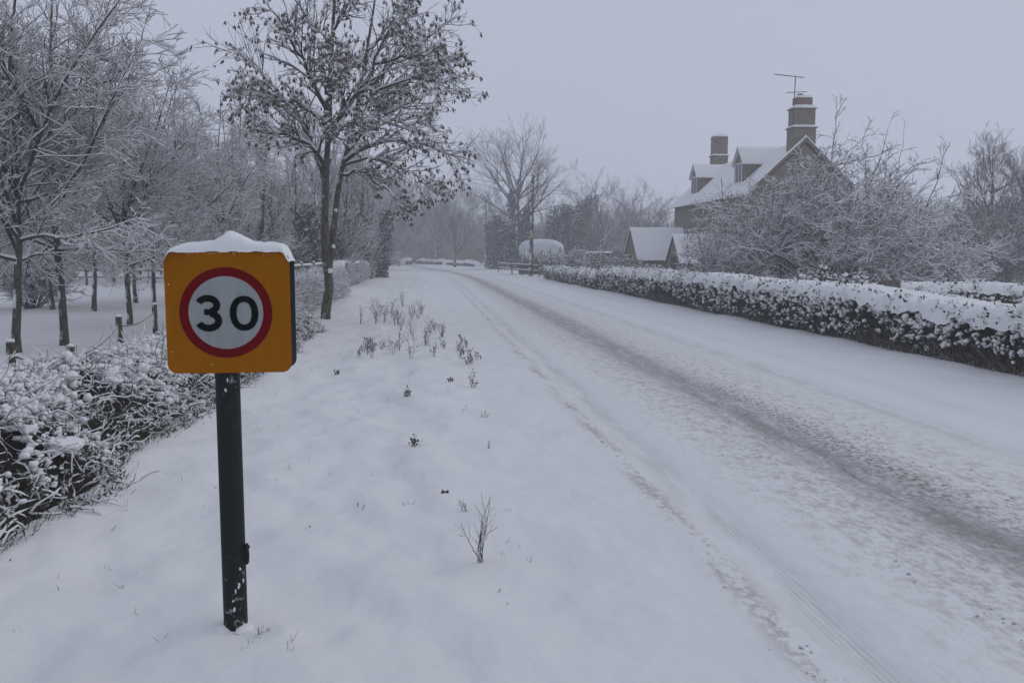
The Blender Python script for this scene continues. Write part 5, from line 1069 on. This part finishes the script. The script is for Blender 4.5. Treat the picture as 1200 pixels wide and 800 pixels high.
# ------------------------------------------------------------------ snowed-up van parked at the bend
def van():
    Y = 132.0; c = at_y(461, HZ, Y); o = thing('parked_van', 'snow covered van parked beside the road at the bend', 'van', (c[0], Y, 0)); w = .88; prof = [(0, .35), (0, .95), (.25, 1.12), (.95, 1.25), (1.55, 1.95), (4.4, 2.0), (4.5, .35)]
    g = Geo(); n = len(prof); v = [(-w, y, z) for y, z in prof] + [(w, y, z) for y, z in prof]; i = np.arange(n); j = (i + 1) % n; g.add(v, np.stack([i, i + n, j + n, j], -1)); g.add(v, [tuple(range(n))]); g.add(v, [tuple(range(2 * n - 1, n - 1, -1))]); body = g.build('body', M_VAN, o, False)
    g = Geo(); y0, z0, y1, z1 = 1.03, 1.37, 1.46, 1.86; g.add([(-w+.1, y0-.02, z0+.02), (w-.1, y0-.02, z0+.02), (w-.16, y1-.02, z1+.02), (-w+.16, y1-.02, z1+.02)], [(0,1,2,3)]); g.build('windscreen', M_GLASS, body, False)
    for s in (-1, 1):
        Geo().add(*blobs(np.random.default_rng(1), np.array([[s * .62, -.01, .82]]), np.array([[.16, .05, .1]]), ICO2, 0)).build('headlight', M_FRAME, o)
        for yy in (.85, 3.6):
            a = np.linspace(0, 2 * pi, 17)[:-1]; P = np.array([[(s * (w - .16), yy, .33), (s * (w - .12), yy, .33), (s * (w + .01), yy, .33), (s * (w + .03), yy, .33)]]); wheel = Geo().add(*tubes(P, np.array([[.05, .33, .33, .2]]), 18)).build('wheel', M_DARK, o)
        Geo().box((s * (w + .02) - .09, 1.15, 1.35), (s * (w + .02) + .09, 1.25, 1.6)).build('wing_mirror', M_DARK, o, False)
    Geo().box((-w - .01, -.09, .38), (w + .01, -.004, .62)).build('bumper', M_DARK, o, False)
    q = np.linspace(-1, 1, 13)
    for nm, (ya, za), (yb, zb), h in (('roof_snow', (1.5, 1.95), (4.5, 2.0), .16), ('bonnet_snow', (.02, 1.0), (.98, 1.26), .13), ('windscreen_snow', (.97, 1.28), (1.22, 1.6), .06)):
        A, B = np.meshgrid(q, q, indexing='ij'); r = np.maximum(abs(A), abs(B)); tt = (B + 1) / 2; g = Geo(); g.add(*sheet(A * w * .98, ya + (yb - ya) * tt, za + (zb - za) * tt + h * (1 - r ** 4) + .004)); g.build(nm, M_SNOW, body)
M_VAN = mat_plain('van_paint', (.22, .22, .24), (.28, .28, .30), 3, .4, .0, .4)
van()

# ------------------------------------------------------------------ dead weeds along the verge
def weed(px, py, h, n, label, seed, group=None, heads=False, spread=.35, dark=False):
    rng = np.random.default_rng(seed); p0 = on_ground(px, py, .05); X, Y = p0[0], p0[1]; o = thing('dead_weed', label, 'weed', (X, Y, gz1(X, Y)), group); st = rng.normal(0, .015, (n, 3)) * [1, 1, 0] - [0, 0, .03]; d = np.concatenate([rng.normal(0, spread, (n, 2)), np.ones((n, 1))], 1); L = h * rng.uniform(.5, 1.05, n); k = max(1.0, Y / 14.0)
    P, R = grow(rng, st, d, L, np.full(n, .0026 * k), np.full(n, .0014 * k), 7, .09, .02); g, gs = Geo(), Geo(); wood(g, gs, P, R, 4, rng, .6, .003)
    p, dd, l, r, _ = spawn(rng, P, R, L, 6, .25, 1., .35, .8, .22, .5, .3, .7, .0013 * k, .3); P1, R1 = grow(rng, p, dd, l, r, np.full(len(l), .0012 * k), 5, .1, .04); wood(g, gs, P1, R1, 3, rng, .6, .003); g.build('stalks', M_WEED, o); gs.build('stalk_snow', M_SNOWFINE, o)
    if heads:
        tips = np.concatenate([P[:, -1], P1[:, -1]]); m = len(tips); g = Geo(); g.add(*blobs(rng, tips, np.stack([rng.uniform(.004, .008, m)] * 2 + [rng.uniform(.007, .016, m)], -1), ICO0, .2)); g.build('seed_heads', M_WEED, o, True, 'stuff')
    if dark:
        m = 46; q = rng.normal(0, .02, (m, 3)) * [1, 1, 1.2] + [0, 0, .04]; g = Geo(); g.add(*leaves(rng, q, rng.normal(size=(m, 3)) + [0, 0, .6], rng.uniform(.02, .05, m), .009)); g.build('leaves', M_GRASSDARK, o, True, 'stuff'); Geo().add(*blobs(rng, np.array([[.0, .0, .085], [.03, -.02, .07]]), np.array([[.02, .02, .014], [.014, .014, .010]]), ICO1, .1)).build('snow_load', M_SNOW, o)
weed(564, 652, .42, 6, 'tallest dead weed on the near verge with thin forked stalks', 1, spread=.13)
weed(548, 595, .10, 3, 'short dead stalk just left of the tallest near weed', 2)
weed(572, 684, .045, 3, 'tiny dead sprig below the tallest near weed', 3); weed(594, 700, .045, 4, 'lowest tiny sprig on the near verge', 4, spread=.6)
weed(522, 577, .05, 4, 'small dark tuft left of the tallest near weed', 5, dark=False, heads=True)
weed(486, 524, .05, 5, 'dark leafy tuft with a snow crumb on the middle verge', 6, dark=True); weed(478, 465, .10, 5, 'larger dark leafy tuft tilted with snow on the verge', 7, dark=True)
weed(307, 748, .07, 4, 'few grass blades beside the foot of the sign post', 8); weed(573, 523, .14, 2, 'single leaning stalk right of the middle tuft', 9, spread=.5)
weed(555, 452, .22, 4, 'thin stalks at the road side of the verge below the weed patch', 10, heads=True); weed(568, 485, .10, 4, 'small stalks under the road side stalks', 11); weed(545, 478, .12, 2, 'lone upright stalk left of the small road side stalks', 12)
weed(420, 588, .08, 3, 'short grass stalk on the open verge right of the sign', 13); weed(480, 585, .07, 3, 'small bent stalk left of the dark tuft', 14); weed(395, 440, .10, 5, 'small weed near the foot of the bank', 15, heads=True); weed(528, 447, .09, 4, 'little dark weed above the larger tuft', 16, heads=True); weed(362, 615, .06, 2, 'faint grass stalk right of the sign post', 17)
wq = np.random.default_rng(8)
for i in range(44):
    cx, cyy, sx, sy, hh = ((468, 398, 26, 14, .55), (515, 405, 18, 8, .35), (430, 412, 10, 6, .25), (460, 370, 16, 8, .6), (545, 415, 6, 5, .25))[i % 5]
    weed(cx + wq.normal(0, sx), max(cyy + wq.normal(0, sy), 350), hh * wq.uniform(.6, 1.25), 4, 'brown seed headed stalk in the weed patch halfway along the verge', 200 + i, 'weed patch on the verge', True, .16)

# grass tips poking through the verge
rng = np.random.default_rng(321); N = 190; xx = rng.uniform(-2.2, .7, N); yy = 3.2 + 19 * rng.random(N) ** 1.6; kp = fbm(xx * 1.1, yy * .8, 2) > -.05; xx, yy = xx[kp], yy[kp]; g = Geo()
for j in range(3):
    q = np.stack([xx + rng.normal(0, .012, len(xx)), yy + rng.normal(0, .012, len(xx)), gz(xx, yy) - .006], -1); P, R = grow(rng, q, np.concatenate([rng.normal(0, .4, (len(xx), 2)), np.ones((len(xx), 1))], 1), rng.uniform(.012, .06, len(xx)) * rng.choice([.3, 1, 1], len(xx)), np.full(len(xx), .0013), np.full(len(xx), .0007), 4, .12, -.03); g.add(*tubes(P, R, 3))
o = g.build('grass_tips', M_WEED, None, True, 'stuff'); tag(o, 'short dead grass tips poking through the snow of the verge', 'grass')
# falling flakes in the air
rng = np.random.default_rng(123); N = 1800; yv = 4.6 + 24 * rng.random(N) ** 1.3; px = rng.uniform(-20, 1220, N); py = rng.uniform(-20, 640, N)
q = np.array([at_y(a, b, y) for a, b, y in zip(px, py, yv)]); q = q[q[:, 2] > .15]; s = rng.uniform(.0012, .0028, len(q)); g = Geo(); g.add(*blobs(rng, q, np.stack([s, s, s * 1.3], -1), ICO0, .1))
o = g.build('falling_snow', M_SNOWFINE, None, True, 'stuff'); tag(o, 'sparse snowflakes drifting down through the air', 'snowflakes')

# ------------------------------------------------------------------ air thick with fine snow
g = Geo(); g.box((-430, -40, -1.6), (430, 610, 24)); haze = g.build('haze', None, None, False, 'stuff')
hm = bpy.data.materials.new('haze_air'); hm.use_nodes = True; hm.node_tree.nodes.clear(); ho = hm.node_tree.nodes.new('ShaderNodeOutputMaterial'); hv = hm.node_tree.nodes.new('ShaderNodeVolumePrincipled')
hv.inputs['Color'].default_value = (.93, .95, 1.0, 1); hv.inputs['Density'].default_value = 0.0031; hv.inputs['Anisotropy'].default_value = 0.1
hm.node_tree.links.new(hv.outputs[0], ho.inputs['Volume']); haze.data.materials.clear(); haze.data.materials.append(hm)
tag(haze, 'pale grey air thick with fine falling snow', 'haze')
